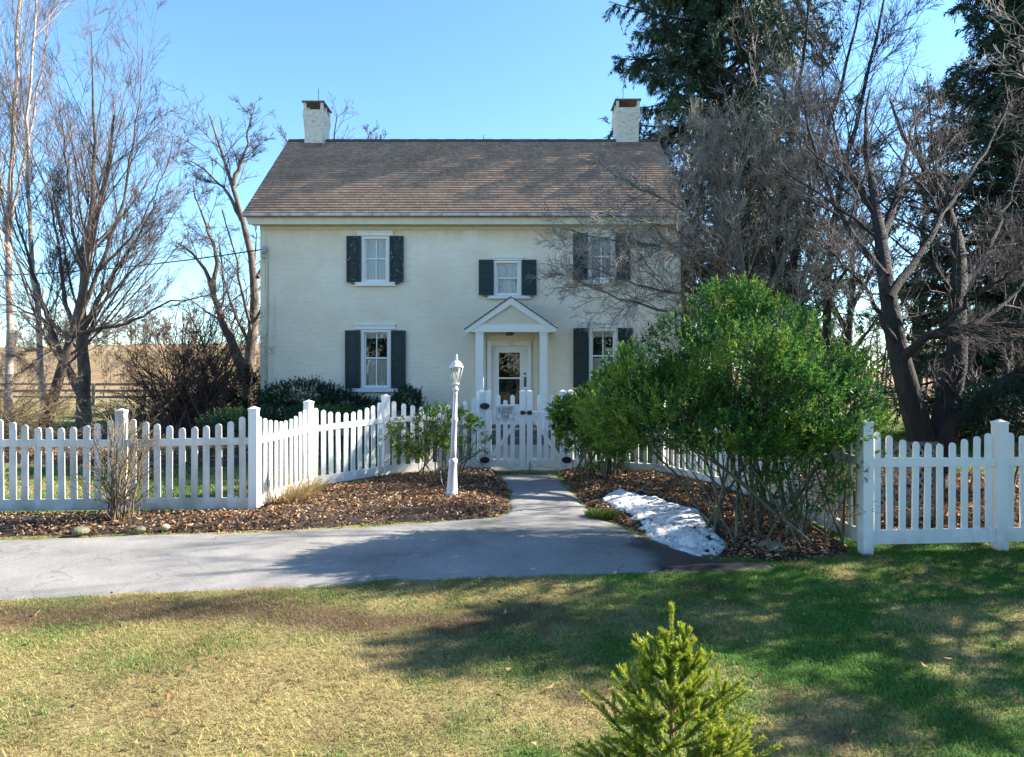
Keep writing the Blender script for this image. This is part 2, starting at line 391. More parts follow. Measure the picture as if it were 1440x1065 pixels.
def hill(x, y):
    t = np.clip((y-34)/110, 0, 1); t = t*t*(3-2*t)
    return t*6.6*np.clip((8-x)/14, .12, 1)*(1+.12*np.sin(x*.021+.6)+.05*np.sin(x*.07))+np.clip((y-150)/300, 0, 1)*-4
def near_bump(x, y): return (fbm(x, y, 2.5, 2)-.5)*.024
ax_ = np.concatenate([-np.geomspace(11, 420, 60)[::-1], np.arange(-10.9, 11, .11), np.geomspace(11.1, 420, 60)])
ay_ = np.concatenate([-np.geomspace(1.2, 200, 30)[::-1], np.arange(-1, 19, .11), np.geomspace(19.2, 600, 90)])
X, Y = np.meshgrid(ax_, ay_); Z = hill(X, Y) - .014 + near_bump(X, Y)*((Y < 19) & (np.abs(X) < 11))
gn, dn = greenness(X, Y)[..., None], dirtness(X, Y)[..., None]*((Y < 8)[..., None])
fld = np.clip((Y-30)/12, 0, 1)[..., None]
cg = lerp(lerp((.28, .225, .10), (.055, .10, .02), gn), C_DIRT, dn)
cg = cg*(1-fld) + fld*lerp((.25, .17, .09), (.17, .165, .05), gn)*(.6+.8*fbm(X, Y, .11, 31))[..., None]
i = np.arange(X.size).reshape(X.shape)
q = np.stack([i[:-1, :-1], i[:-1, 1:], i[1:, 1:], i[1:, :-1]], -1).reshape(-1, 4)
tag(npmesh('ground', np.stack([X, Y, Z], -1).reshape(-1, 3), None, q, M_ground, None, cg.reshape(-1, 3), True), kind='structure')
def sheet(name, poly, z, mat, kind='structure'):
    pl = [Vector((p[0], p[1], 0)) for p in poly]; T = tessellate_polygon([pl])
    V = [(p[0], p[1], z) for p in poly]; n = len(V); V += [(p[0], p[1], z-.06) for p in poly]
    T = [tuple(t) for t in T]; T = [t if (np.cross(np.array(poly[t[1]])-poly[t[0]], np.array(poly[t[2]])-poly[t[0]]) > 0) else t[::-1] for t in T]
    Q = [(k, (k+1) % n, n+(k+1) % n, n+k) for k in range(n)]
    return tag(npmesh(name, V, T, Q, mat), kind=kind)
def mound(poly, cell, hmax, slope, amp, sc_, seed, z0=-.035):
    poly = np.asarray(poly); x0, y0 = poly.min(0)-cell; x1, y1 = poly.max(0)+cell
    X, Y = np.meshgrid(np.arange(x0, x1, cell), np.arange(y0, y1, cell))
    e = edist(poly, X, Y); ins = inside(poly, X, Y); e = np.where(ins, e, -e)
    Z = z0+hmax*(1-np.exp(-np.clip(e, -.05, 9)*slope/hmax))+(fbm(X, Y, sc_, seed)-.5)*amp*np.clip(e*8, 0, 1)
    i = np.arange(X.size).reshape(X.shape); k = ins[:-1, :-1] | ins[1:, 1:]
    q = np.stack([i[:-1, :-1], i[:-1, 1:], i[1:, 1:], i[1:, :-1]], -1)[k]
    u, inv = np.unique(q, return_inverse=True)
    return np.stack([X, Y, Z], -1).reshape(-1, 3)[u], inv.reshape(-1, 4)
V, Qd = mound(drive_d, .05, .044, 1.1, .006, 1.2, 20, -.032)
tag(npmesh('driveway', V, None, Qd, M_asph, None, smooth=True), kind='structure')
def bed_h(poly, hmax, x, y, sl=.6): return -.035+hmax*(1-np.exp(-edist(poly, x, y)*sl/hmax))
for nm, pl, hm, cell, sd in (('mulch_bed', bedL, .13, .05, 21), ('mulch_bed', bedR, .13, .05, 22), ('mulch_bed', bedHouse, .1, .12, 23),
                         ('mulch_bed', bedShade, .08, .15, 24), ('mulch_bed', bedYardL, .08, .12, 25)):
    V, Qd = mound(densify(pl, .15, .05, sd), cell, hm, .6, .05, 6, sd)
    tag(npmesh(nm, V, None, Qd, M_mulch, None, smooth=True), kind='structure')
# walk from the gate to the porch steps
walk = [(-.62, 11.86), (1.12, 11.86), (1.0, 13), (.8, 15.9), (-.8, 15.9), (-.75, 13)]
sheet('garden_path', densify(walk, .2, .015, 6), .02, M_conc)
# grass blades (nobody could count them)
def grass(name, x0, x1, y0, y1, n, ln, wd, seed, excl):
    rng = np.random.default_rng(seed); x = rng.uniform(x0, x1, n); y = rng.uniform(y0, y1, n)
    ok = np.abs(x)/(y+.6) < .86
    for pl in excl: ok &= ~inside(pl, x, y)
    dr = dirtness(x, y)*(y < 8); ok &= rng.random(n) > dr*.55
    ok &= rng.random(n) < .45+.9*fbm(x, y, 4, 13)
    x, y, dr = x[ok], y[ok], dr[ok]; n = len(x)
    g = greenness(x, y)+(rng.random(n)-.5)*.7; isg = (g > .5)
    a = rng.uniform(0, 2*math.pi, n); tilt = np.where(isg, rng.uniform(.5, 1.25, n), rng.uniform(.15, .8, n))
    ax = np.stack([np.cos(a)*np.cos(tilt), np.sin(a)*np.cos(tilt), np.sin(tilt)], 1)
    L = ln*rng.uniform(.5, 1.4, n)*np.where(isg, 1, 1.05)*(.45+1.15*fbm(x, y, 3.0, 15))
    z = hill(x, y)-.016+near_bump(x, y)
    b = np.stack([x, y, z], 1); side = np.stack([-np.sin(a), np.cos(a), 0*a], 1); w = (wd*rng.uniform(.6, 1.3, n))[:, None]
    mid = b+ax*L[:, None]*.55+np.array([0, 0, .006]); tip = b+ax*L[:, None]*np.array([1, 1, .75])
    V = np.stack([b-side*w*.5, b+side*w*.5, mid+side*w*.4, tip, mid-side*w*.4], 1).reshape(-1, 3)
    i = np.arange(n)[:, None]*5; Qd = i+[0, 1, 2, 4]; T = i+[4, 2, 3]
    u = rng.random(n)[:, None]; c = np.where(isg[:, None], lerp(C_GRN, C_GRN2, u)*rng.uniform(.7, 1.5, n)[:, None], lerp(C_TAN, C_TAN2, u)*rng.uniform(.65, 1.4, n)[:, None])
    c = c*(.62+.76*fbm(x, y, 2.2, 23)[:, None])*(1+np.array([.0, .07, -.05])*((fbm(x, y, 1.1, 27)-.5)*4)[:, None]); c = c*(1-dr[:, None]*.6)+np.array(C_DIRT)*dr[:, None]*.6
    return tag(npmesh(name, V, T, Qd, M_blade, None, np.repeat(c, 5, 0)), 'short tan and green lawn grass in front of the driveway' if y0 < 5 else 'yellow green yard grass behind the picket fence', 'grass', kind='stuff')
EX = [drive_d, bedL, bedR]
grass('lawn_grass', -6.5, 6.5, 2.4, 7.6, 640000, .036, .0034, 31, EX)
grass('yard_grass', -14, 13, 7.5, 26, 420000, .06, .011, 32, EX+[bedHouse, walk, [(-7, 17.6), (4.8, 17.6), (4.8, 26), (-7, 26)], bedYardL, bedShade])
snow_pl = [G(*p) for p in ((838, 708), (868, 697), (905, 704), (945, 716), (985, 730), (1008, 745), (1022, 772), (1005, 783), (978, 786), (955, 774), (925, 766), (905, 748), (880, 731), (855, 718))]
# leaf litter
def litter(name, spots, n, size, seed, pal, label):
    rng = np.random.default_rng(seed); VV, TT, CC, k = [], [], [], 0
    for poly, hm, fr in spots:
        poly = np.asarray(poly); m = int(n*fr*2.5); x = rng.uniform(*[poly[:, 0].min(), poly[:, 0].max()], m); y = rng.uniform(poly[:, 1].min(), poly[:, 1].max(), m)
        ok = inside(poly, x, y) & ~inside(snow_pl, x, y) & (rng.random(m) < fbm(x, y, 1.8, 17)*1.6-.1); x, y = x[ok], y[ok]; m = len(x)
        z = (bed_h(poly, hm, x, y) if hm else 0*x+.014)+rng.uniform(.0, .03, m)*(1 if hm else .3)
        a = rng.uniform(0, 6.28, m); el = rng.normal(0, .35, m)
        V, T = leaves(np.stack([x, y, z+.01], 1), np.stack([np.cos(a), np.sin(a), el], 1), size*rng.uniform(.4, 1.7, m), size*.5*rng.uniform(.4, 1.5, m), rng, .3, .15)
        p = np.array(pal)[rng.integers(0, len(pal), m)]*rng.uniform(.6, 1.35, m)[:, None]
        VV.append(V); TT.append(T+k); CC.append(np.repeat(p, 4, 0)); k += len(V)
    return tag(npmesh(name, np.concatenate(VV), np.concatenate(TT), None, M_dryleaf, None, np.concatenate(CC)), label, 'leaves', kind='stuff')
PAL = [(.30, .16, .075), (.22, .11, .05), (.40, .25, .13), (.12, .062, .035), (.46, .32, .20), (.07, .04, .025)]
litter('leaf_litter', [(bedL, .13, 1.0), (bedR, .13, .55)], 34000, .042, 41, PAL, 'brown fallen leaves and shredded mulch on the beds by the fence')
litter('fallen_leaves', [(bedShade, .08, 1.0), (bedYardL, .08, .7)], 9000, .07, 42, PAL[:4], 'brown fallen leaves under the trees behind the fence')
rng = np.random.default_rng(43)
lawnp = [(-5, 3.2), (5, 3.2), (6, 6.4), (2.2, 6.2), (-5, 5.3)]
litter('stray_leaves', [(lawnp, 0, 1.0), (drive, 0, .25)], 190, .042, 44, PAL[:4], 'scattered brown leaves lying on the lawn and driveway')
# ---------------------------------------------------------------- house
HYF = 18.0
def hx(px, Y=HYF): return (px-720)/F*Y
def hz(py, Y=HYF): return HC-(py-HY)/F*Y
house = thing('house', (-1.1, 21.25, 0), 'two storey cream stucco farmhouse with brown shingle roof and dark green shutters', 'house')
XL, XR, YB = hx(366), hx(957), 24.5
ZT = 5.70; RIDGE = (21.25, 8.89); EAVE = (17.6, 5.79)
wins = [  # glass opening left,right,top,bottom px; header px; sill px; rail; muntin; shutters
    dict(o=(509, 548, 333, 397), hd=(503, 553, 326, 332), sl=(500, 556.5, 397.5, 403), rail=364, mu=1, sh=((488.2, 508), (548.5, 568)), st=(332.7, 397.6), old=1, cur=.55, lab=('upper left')),
    dict(o=(508, 550, 464, 546), hd=(500, 556, 456.7, 463.5), sl=(496, 560, 546.5, 551.5), rail=504, mu=1, sh=((486.2, 507.2), (550.6, 571)), st=(465, 546.5), old=0, cur=.45, lab=('lower left')),
    dict(o=(694.5, 733.3, 367, 416), hd=(692, 736, 362.5, 366.5), sl=(686, 746, 416.5, 420.7), rail=391.4, mu=0, sh=((673.4, 694), (733.8, 754.3)), st=(366, 415.5), old=0, cur=.9, lab=('middle')),
    dict(o=(826.5, 865, 330, 394), hd=(821, 871, 323, 329.5), sl=(817, 874, 394.5, 400), rail=361, mu=1, sh=((805.6, 826), (865.5, 885.6)), st=(329, 394.6), old=1, cur=.55, lab=('upper right')),
    dict(o=(828, 868.5, 462, 545), hd=(819, 875, 453.8, 461), sl=(815, 879, 545.5, 550.5), rail=501, mu=1, sh=((806, 827.4), (868.9, 889)), st=(461.7, 545), old=0, cur=.45, lab=('lower right'))]
holes = [(hx(w['o'][0]), hx(w['o'][1]), hz(w['o'][3]), hz(w['o'][2])) for w in wins]
DX0, DX1, DZ0, DZ1 = hx(685), hx(747), .30, hz(480)
holes.append((DX0, DX1, DZ0, DZ1))
def facade(mb, x0, x1, z0, z1, y, th, holes):
    xs = sorted({x0, x1, *[h[0] for h in holes], *[h[1] for h in holes]}); zs = sorted({z0, z1, *[h[2] for h in holes], *[h[3] for h in holes]})
    for a, b in zip(xs, xs[1:]):
        for c, d in zip(zs, zs[1:]):
            mx, mz = (a+b)/2, (c+d)/2
            if any(h[0] < mx < h[1] and h[2] < mz < h[3] for h in holes): continue
            mb.add([(a, y, c), (b, y, c), (b, y, d), (a, y, d)], [(0, 1, 2, 3)])
            mb.add([(a, y+th, c), (b, y+th, c), (b, y+th, d), (a, y+th, d)], [(3, 2, 1, 0)])
    for a, b, c, d in holes:
        mb.add([(a, y, c), (b, y, c), (b, y+th, c), (a, y+th, c), (a, y, d), (b, y, d), (b, y+th, d), (a, y+th, d)],
               [(0, 1, 2, 3), (7, 6, 5, 4), (0, 3, 7, 4), (1, 5, 6, 2)])
w = MB(); facade(w, XL, XR, -.3, ZT, HYF, .38, holes)
gz = lambda y: EAVE[1]-.14+(min(y, 2*RIDGE[0]-y)-EAVE[0])*(RIDGE[1]-EAVE[1])/(RIDGE[0]-EAVE[0])
for x, o in ((XL, 0), (XR, 1)):
    f = [(x, HYF, -.3), (x, YB, -.3), (x, YB, ZT), (x, RIDGE[0], gz(RIDGE[0])), (x, HYF, ZT)]
    w.add(f, [(0, 1, 2, 3, 4) if o else (4, 3, 2, 1, 0)])
w.add([(XL, YB, -.3), (XR, YB, -.3), (XR, YB, ZT), (XL, YB, ZT)], [(3, 2, 1, 0)])
w.build('wall', M_wall, house)
MB().box(XL+.42, XR-.42, HYF+1.9, HYF+1.95, 0, ZT-.05).box(XL+.42, XR-.42, HYF+.4, HYF+1.9, 2.72, 2.8).build('dark_room_box', M_dark, house)  # near-black colour paints in the darkness of the unlit rooms
# roof: stepped shingle courses
def shingle_slope(x0, x1, y0, z0, y1, z1, n, thick, name, parent, extra=.03):
    V, Q, UV = [], [], []
    s = np.hypot(y1-y0, z1-z0); ny, nz = -(z1-z0)/s, (y1-y0)/s
    sg = 1
    rngl = np.random.default_rng(5)
    nx = 60; xs = np.linspace(x0, x1, nx+1)
    for c in range(n):
        a, b = c/n, (c+1)/n
        ya, za = y0+(y1-y0)*a, z0+(z1-z0)*a; yb, zb = y0+(y1-y0)*b, z0+(z1-z0)*b
        j = rngl.normal(0, .0035, nx+1)+np.interp(xs, np.linspace(x0, x1, 9), rngl.normal(0, .004, 9))
        k = len(V)
        for x, jj in zip(xs, j):
            V += [(x, ya, za), (x, ya+ny*thick, za+nz*thick+jj), (x, yb, zb+.001)]
        for i in range(nx):
            o = k+i*3
            Q += [(o, o+3, o+4, o+1), (o+1, o+4, o+5, o+2)]
            u0, u1 = xs[i], xs[i+1]; v = c+.02
            off = rngl.uniform(0, 5)
            UV += [u0+off, v, u1+off, v, u1+off, v+.1, u0+off, v+.1, u0+off, v+.1, u1+off, v+.1, u1+off, v+.95, u0+off, v+.95]
    # underside
    k = len(V); t = .09
    V += [(x0, y0, z0), (x1, y0, z0), (x1, y1, z1), (x0, y1, z1), (x0, y0, z0-t), (x1, y0, z0-t), (x1, y1, z1-t), (x0, y1, z1-t)]
    Q += [(k+4, k+7, k+6, k+5), (k, k+4, k+5, k+1), (k, k+3, k+7, k+4), (k+1, k+5, k+6, k+2)]; UV += [0.1, .5]*16
    o = npmesh(name, V, None, Q, M_roof, parent)
    uv = o.data.uv_layers.new(name='UVMap'); uv.data.foreach_set('uv', np.array(UV, np.float32)); return o
RX0, RX1 = hx(341, 17.6), hx(969, 17.6)
roof = shingle_slope(RX0, RX1, EAVE[0], EAVE[1], RIDGE[0], RIDGE[1], 33, .018, 'roof', house)
bk = MB(); yb = 2*RIDGE[0]-EAVE[0]
bk.prism([(RX0, RIDGE[0], RIDGE[1]-.002), (RX1, RIDGE[0], RIDGE[1]-.002), (RX1, yb, EAVE[1]), (RX0, yb, EAVE[1])], (0, 0, -.09), (0, 0, 0))
bk.build('rear_roof_slope', mk('plain_shingle', (.12, .085, .07), (.22, .16, .13), 20, .9), roof)
rc = MB()
for k in range(40):
    a = RX0+(RX1-RX0)*k/40; b = RX0+(RX1-RX0)*(k+1)/40+.02; h = .012+.006*(k % 2)
    rc.prism([(a, RIDGE[0]-.14, RIDGE[1]-.10+h), (a, RIDGE[0], RIDGE[1]+.012+h), (a, RIDGE[0]+.14, RIDGE[1]-.10+h), (a, RIDGE[0]+.13, RIDGE[1]-.125+h), (a, RIDGE[0], RIDGE[1]-.02), (a, RIDGE[0]-.13, RIDGE[1]-.125+h)], (0, 0, 0), (b-a, 0, 0))
rc.build('ridge_cap', mk('ridge_shingle', (.05, .035, .032), (.10, .07, .06), 14, .9), roof)
# eaves
ev = MB().box(RX0+.09, RX1-.09, 17.70, 17.76, ZT-.17, ZT+.02).box(RX0+.12, RX1-.12, 17.762, 17.998, ZT-.15, ZT-.10)
ev.build('fascia', M_cream, house)
fr = MB().box(XL+.004, XR-.004, 17.955, 17.997, ZT-.26, ZT-.152); fr.build('frieze_board', M_cream, house)
gt = MB(); gp = [(0, 0), (-.10, 0), (-.12, -.05), (-.10, -.10), (0, -.10), (0, -.095), (-.094, -.095), (-.112, -.05), (-.094, -.006), (0, -.006)]
gt.prism([(RX0+.02, 17.698+a, ZT+.105+b) for a, b in [(0, -.005), (-.105, -.005), (-.118, -.03), (-.112, -.075), (-.07, -.10), (0, -.10)]], (0, 0, 0), (RX1-RX0-.04, 0, 0))
gt.build('gutter', white_paint('old_gutter', (.62, .58, .55), (.16, .10, .09), 1.0), house)
for x in (RX0+.05, RX1-.11):
    rk = MB(); rk.prism([(x, EAVE[0]+.12, EAVE[1]-.0), (x, RIDGE[0], RIDGE[1]-.095), (x, RIDGE[0], RIDGE[1]-.27), (x, EAVE[0]+.12, EAVE[1]-.17)], (0, 0, 0), (.06, 0, 0)); rk.build('rake_board', M_cream, house)
MB().box(hx(398), hx(410), 17.694, 17.7, ZT-.02, ZT).build('vent_hole', M_black, house) if False else None
# chimneys
def chimney(x0, x1, y0, y1, zt, lean):
    zb = EAVE[1]+(y0-EAVE[0])*.849-.3
    c = MB(); zs = [zb, zt-.95, zt-.62, zt-.42, zt-.26]; of = [.0, .0, .012, .045, .03]
    rg = np.random.default_rng(int(abs(x0)*100)); vs = []
    for z, o in zip(zs, of):
        for x, y in ((x0-o, y0-o), (x1+o, y0-o), (x1+o, y1+o), (x0-o, y1+o)): vs.append((x+rg.normal()*.006, y+rg.normal()*.006, z))
    fs = [(k*4+j, k*4+(j+1) % 4, k*4+4+(j+1) % 4, k*4+4+j) for k in range(4) for j in range(4)]+[(16, 17, 18, 19)]
    c.add(vs, fs)
    o = .03; s = .085                              # corner piers round the flue openings
    for a in (x0-o, x1+o-s):
        for b in (y0-o, (y0+y1)/2-s/2, y1+o-s): c.box(a+.003, a+s-.003, b+.003, b+s-.003, zt-.259, zt-.05)
    ch = c.build('chimney', M_chim, roof)
    MB().box(x0+.06, x1-.06, y0+.06, y1-.06, zt-.3, zt-.07).build('flue', M_black, ch)if False else None
    MB().box(x0-.07, x1+.07, y0-.07, y1+.07, zt-.049, zt, .008).build('cap_slab', M_rust, ch)
    MB().box(x0-.02, x1+.02, y0-.012, y0-.002, zb+.28, zb+.44).build('flashing', M_rust, ch) 
    return ch
c1 = chimney(-6.32, -5.78, 20.8, 21.6, 9.92, 0)
c2 = chimney(3.21, 3.87, 20.85, 21.65, 10.0, 0)
rod = MB().tube([(-5.98, 21.1, 9.9), (-5.98, 21.1, 10.42)], .009, 5); rod.build('lightning_rod', M_black, roof); rod = MB().tube([(-5.84, 21.3, 9.9), (-5.84, 21.3, 10.12)], .008, 5); rod.build('lightning_rod', M_black, roof)
rod = MB().tube([(3.45, 21.2, 10.0), (3.45, 21.2, 10.42)], .009, 5); rod.build('lightning_rod', M_black, roof); rod = MB().tube([(3.24, 21.0, 9.9), (3.24, 21.0, 10.15)], .008, 5); rod.build('lightning_rod', M_black, roof)
rod = MB().tube([(hx(680, 21.25), 21.25, 8.9), (hx(680, 21.25), 21.25, 9.05)], .009, 5); rod.build('lightning_rod', M_black, roof)
# windows and shutters
def curtain(mb, x0, x1, z0, z1, y, seed, amp=.018, tie=0):
    rg = np.random.default_rng(seed); n = 70; xs = np.linspace(x0, x1, n+1); k = len(mb.v)
    ph = np.cumsum(rg.uniform(.5, 1.15, n+1))
    rows = 8
    for r in range(rows+1):
        z = z0+(z1-z0)*r/rows
        for i, x in enumerate(xs): mb.v.append((x, y+math.sin(ph[i])*amp*(1.2-.4*r/rows), z+(.012*math.sin(i*.9) if r == 0 else 0)))
    for r in range(rows):
        for i in range(n):
            a = k+r*(n+1)+i; mb.f.append((a, a+1, a+n+2, a+n+1)); mb.sm.append(True)
for w in wins:
    x0, x1, z0, z1 = hx(w['o'][0]), hx(w['o'][1]), hz(w['o'][3]), hz(w['o'][2]); rail = hz(w['rail']); y = HYF
    t = .075
    f = MB().box(x0+.002, x0+t, y-.03, y+.10, z0+.002, z1-.002).box(x1-t, x1-.002, y-.03, y+.10, z0+.002, z1-.002)
    f.box(x0+t, x1-t, y-.028, y+.10, z1-t*.8, z1-.002).box(x0+t, x1-t, y-.028, y+.10, z0+.002, z0+.03)
    win = f.build('window', M_trim, house)
    hd = w['hd']; hb = MB().box(hx(hd[0]), hx(hd[1]), y-.045, y-.002, hz(hd[3])+.0, hz(hd[2])-.02).box(hx(hd[0])-.02, hx(hd[1])+.02, y-.07, y-.0025, hz(hd[2])-.02, hz(hd[2])+.012)
    hb.build('header', M_trim, win)
    s = w['sl']; MB().box(hx(s[0]), hx(s[1]), y-.10, y-.002, hz(s[3]), hz(s[2]), .006).build('sill', M_trim, win)
    a0, a1 = x0+t, x1-t
    for nm, zz0, zz1, yy in (('lower_sash', z0+.03, rail+.02, y+.03), ('upper_sash', rail-.015, z1-t*.8, y+.065)):
        st = .042; m = MB()
        m.box(a0+.002, a0+st, yy, yy+.033, zz0+.002, zz1-.002).box(a1-st, a1-.002, yy, yy+.033, zz0+.002, zz1-.002)
        m.box(a0+st, a1-st, yy+.001, yy+.032, zz0+.002, zz0+st).box(a0+st, a1-st, yy+.001, yy+.032, zz1-st*.8, zz1-.002)
        if w['mu']: m.box((a0+a1)/2-.013, (a0+a1)/2+.013, yy+.004, yy+.028, zz0+st, zz1-st*.8)
        m.build('sash', M_trim, win)
        MB().box(a0+st-.004, a1-st+.004, yy+.014, yy+.018, zz0+st-.004, zz1-st*.8+.004).build('pane', M_glass, win)
    c = MB(); top = z0+(z1-z0)*(.97 if w['cur'] > .5 else .50)
    curtain(c, a0-.02, a1+.02, z0-.02, top, y+.125, int(x0*50) % 97)
    c.build('curtain', M_curtain, win)
    if w['cur'] < .5: c = MB(); curtain(c, a0-.02, a1+.02, z1-.22, z1+.02, y+.135, int(x0*70) % 97); c.build('valance', M_curtain, win)
    for k, (sa, sb) in enumerate(w['sh']):
        X0, X1, Z0, Z1 = hx(sa), hx(sb), hz(w['st'][1]), hz(w['st'][0]); m = MB(); ys = y-.05; bw = .055
        m.box(X0, X0+bw, ys-.035, ys, Z0, Z1).box(X1-bw, X1, ys-.035, ys, Z0, Z1)
        zm = Z0+(Z1-Z0)*.52
        for c0, c1 in ((Z0, Z0+.09), (zm-.05, zm+.05), (Z1-.08, Z1)): m.box(X0+bw, X1-bw, ys-.034, ys-.001, c0, c1)
        for c0, c1 in ((Z0+.09, zm-.05), (zm+.05, Z1-.08)):
            m.box(X0+bw, X1-bw, ys-.018, ys-.008, c0, c1).box(X0+bw+.03, X1-bw-.03, ys-.028, ys-.0185, c0+.03, c1-.03, .006)
        sh = m.build('shutter', M_shut_old if w['old'] else M_shut, house)
        if w['old']: sh['label'] = 'dark green shutter with flaking paint'
        xx = X1-.02 if k == 0 else X0+.02
        dx = -.17 if k == 0 else .17
        MB().tube([((X0+X1)/2-.1, ys-.045, Z0-.03), ((X0+X1)/2+.1, ys-.045, Z0-.035)], .009, 5).box((X0+X1)/2-.02, (X0+X1)/2+.02, ys-.05, y-.003, Z0-.042, Z0-.026).build('shutter_dog', M_black, sh)
# door
dr = MB(); y = HYF+.05
dr.box(DX0+.002, DX0+.11, y-.10, y+.16, DZ0, DZ1-.002).box(DX1-.11, DX1-.002, y-.10, y+.16, DZ0, DZ1-.002).box(DX0+.11, DX1-.11, y-.098, y+.16, DZ1-.12, DZ1-.002)
dr.build('door_frame', M_trim, house)
gx0, gx1, gz0, gz1, gm = hx(701.5), hx(731), hz(569), hz(496), hz(532)
d = MB(); e0, e1, zt = DX0+.112, DX1-.112, DZ1-.122
d.box(e0, gx0, y, y+.045, DZ0+.01, zt).box(gx1, e1, y, y+.045, DZ0+.01, zt).box(gx0, gx1, y+.001, y+.044, DZ0+.01, gz0).box(gx0, gx1, y+.001, y+.044, gz1, zt).box(gx0, gx1, y+.004, y+.04, gm-.02, gm+.02)
door = d.build('door', M_trim, house)
MB().box(gx0-.004, gx1+.004, y+.02, y+.025, gz0-.004, gz1+.004).build('pane', glass_material('storm_glass', .35), door)
MB().box(e0, e1, y+.10, y+.14, DZ0+.01, zt).build('inner_door', mk('old_door_grey', (.10, .10, .09), (.16, .16, .15), 5, .7), door)
hxx = hx(738.3); MB().tube([(hxx, y-.045, hz(543)), (hxx, y-.06, hz(538)), (hxx, y-.045, hz(532))], .012, 6).box(hxx-.022, hxx+.022, y-.012, y-.001, hz(544), hz(530)).lathe(hxx, y-.02, [(.022, hz(526.5)), (.024, hz(525.5)), (.018, hz(524.5))], 10).build('handle', M_black, door)
# porch
YP = 16.6; px_ = lambda p: (p-720)/F*YP; pz_ = lambda p: HC-(p-HY)/F*YP
ap = (px_(718.4), pz_(418)); el = (px_(654), pz_(463.5)); er = (px_(783), pz_(462))
pr = MB()
for e, s in ((el, -1), (er, 1)):
    dxx, dzz = e[0]-ap[0], e[1]-ap[1]; L = math.hypot(dxx, dzz); nx, nz = -dzz/L*s*-1*-1, abs(dxx)/L
    n = 9
    for k in range(n):
        a, b = k/n, (k+1)/n+.02; t0, t1 = .006, .022
        A = (ap[0]+dxx*a, ap[1]+dzz*a); B = (ap[0]+dxx*min(b, 1.01), ap[1]+dzz*min(b, 1.01)); nn = (abs(dzz)/L*s, abs(dxx)/L)
        pr.prism([(A[0]+nn[0]*t0*0, YP-.10, A[1]+nn[1]*.004), (B[0], YP-.10, B[1]+.0), (B[0]+nn[0]*t1, YP-.10, B[1]+nn[1]*t1), (A[0]+nn[0]*t0, YP-.10, A[1]+nn[1]*(t0+.004))], (0, 0, 0), (0, HYF-YP+.095, 0))
prf = pr.build('porch_roof', mk('porch_shingle', (.035, .026, .024), (.10, .07, .058), 16, .9), house)
for e, s in ((el, -1), (er, 1)):
    gb = MB(); gb.prism([(ap[0]+s*.001, YP-.06, ap[1]-.006), (e[0], YP-.06, e[1]-.006), (e[0], YP-.06, e[1]-.055), (e[0]-s*.06, YP-.06, e[1]-.15+.06), (ap[0]+s*.001, YP-.06, ap[1]-.19)], (0, 0, 0), (0, .05, 0)); gb.build('rake_board', M_trim, prf)
MB().prism([(ap[0], YP, ap[1]-.05), (el[0]+.12, YP, el[1]+.03), (er[0]-.12, YP, er[1]+.03)], (0, .0, 0), (0, .04, 0)).build('pediment', M_cream, prf)
bx0, bx1, bz0, bz1 = px_(657), px_(782), pz_(467), pz_(456.5)
bm_ = MB().box(bx0, bx1, YP-.04, YP+.14, bz0, bz1-.001).box(bx0+.12, bx0+.3, YP+.141, HYF-.003, bz0-.002, bz1-.01).box(bx1-.3, bx1-.12, YP+.141, HYF-.003, bz0-.002, bz1-.01)
bm_.build('porch_beam', M_trim, house)
MB().box(bx0+.01, bx1-.01, YP+.142, HYF-.004, bz0+.02, bz0+.05).build('porch_ceiling', M_cream, house)
for p0, p1 in ((668.8, 679.7), (759, 769.8)):
    a, b = px_(p0), px_(p1)
    MB().box(a, b, YP, YP+b-a, .30, bz0-.06, .006).box(a-.012, b+.012, YP-.012, YP+b-a+.012, bz0-.0601, bz0-.001).box(a-.02, b+.02, YP-.02, YP+b-a+.02, .30, .42).build('porch_column', M_trim, house)
for a, b in ((hx(750), hx(757)), (hx(676), hx(683.5))): MB().box(a, b, HYF-.07, HYF-.003, .3, bz0+.02).build('pilaster', M_cream, house)
MB().box(px_(655), px_(783), YP-.15, HYF-.002, -.02, .298, .012).box(px_(672), px_(768), YP-.5, YP-.152, -.02, .15, .012).build('porch_step', M_stone, house)
lx, lz = px_(716.6), bz0
MB().lathe(lx, YP+.5, [(.05, lz-.005+.02), (.10, lz-.01+.02), (.11, lz-.04), (.09, lz-.06), (.03, lz-.07)], 16).build('porch_light', mk('bronze', (.10, .08, .06), (.2, .17, .13), 8, .5), house)
# electric meter pipe and service mast on the left corner
pc = MB().tube([(XL+.19, HYF-.04, .2), (XL+.19, HYF-.04, 4.55), (XL+.17, HYF-.06, 4.8)], .022, 8)
for z in (1, 2.2, 3.4): pc.box(XL+.14, XL+.24, HYF-.03, HYF-.002, z, z+.03)
pc.build('conduit', M_cream, house)
MB().lathe(XL+.13, HYF-.09, [(.03, 4.78), (.07, 4.82), (.085, 4.90), (.06, 4.97), (.02, 5.0)], 10).box(XL+.07, XL+.19, HYF-.1, HYF-.003, 4.7, 4.84).build('weatherhead', mk('grey_porcelain', (.35, .33, .28), (.5, .48, .42), 9, .5), house)
wc = thing('service_cable', (XL+.1, HYF-.12, 4.9), 'black overhead service cable running left from the corner of the house', 'cable')
a = np.array([XL+.08, HYF-.13, 4.9]); b = np.array([-32, 26, 6.4]); t = np.linspace(0, 1, 24)[:, None]; pts = a*(1-t)+b*t; pts[:, 2] -= (4*t*(1-t)*.9)[:, 0]
MB().tube(pts, .018, 5).build('cable', M_black, wc)
sd = thing('satellite_dish', (XL-.1, HYF+1.2, 4.3), 'small dark satellite dish on the left side wall of the house', 'satellite dish')
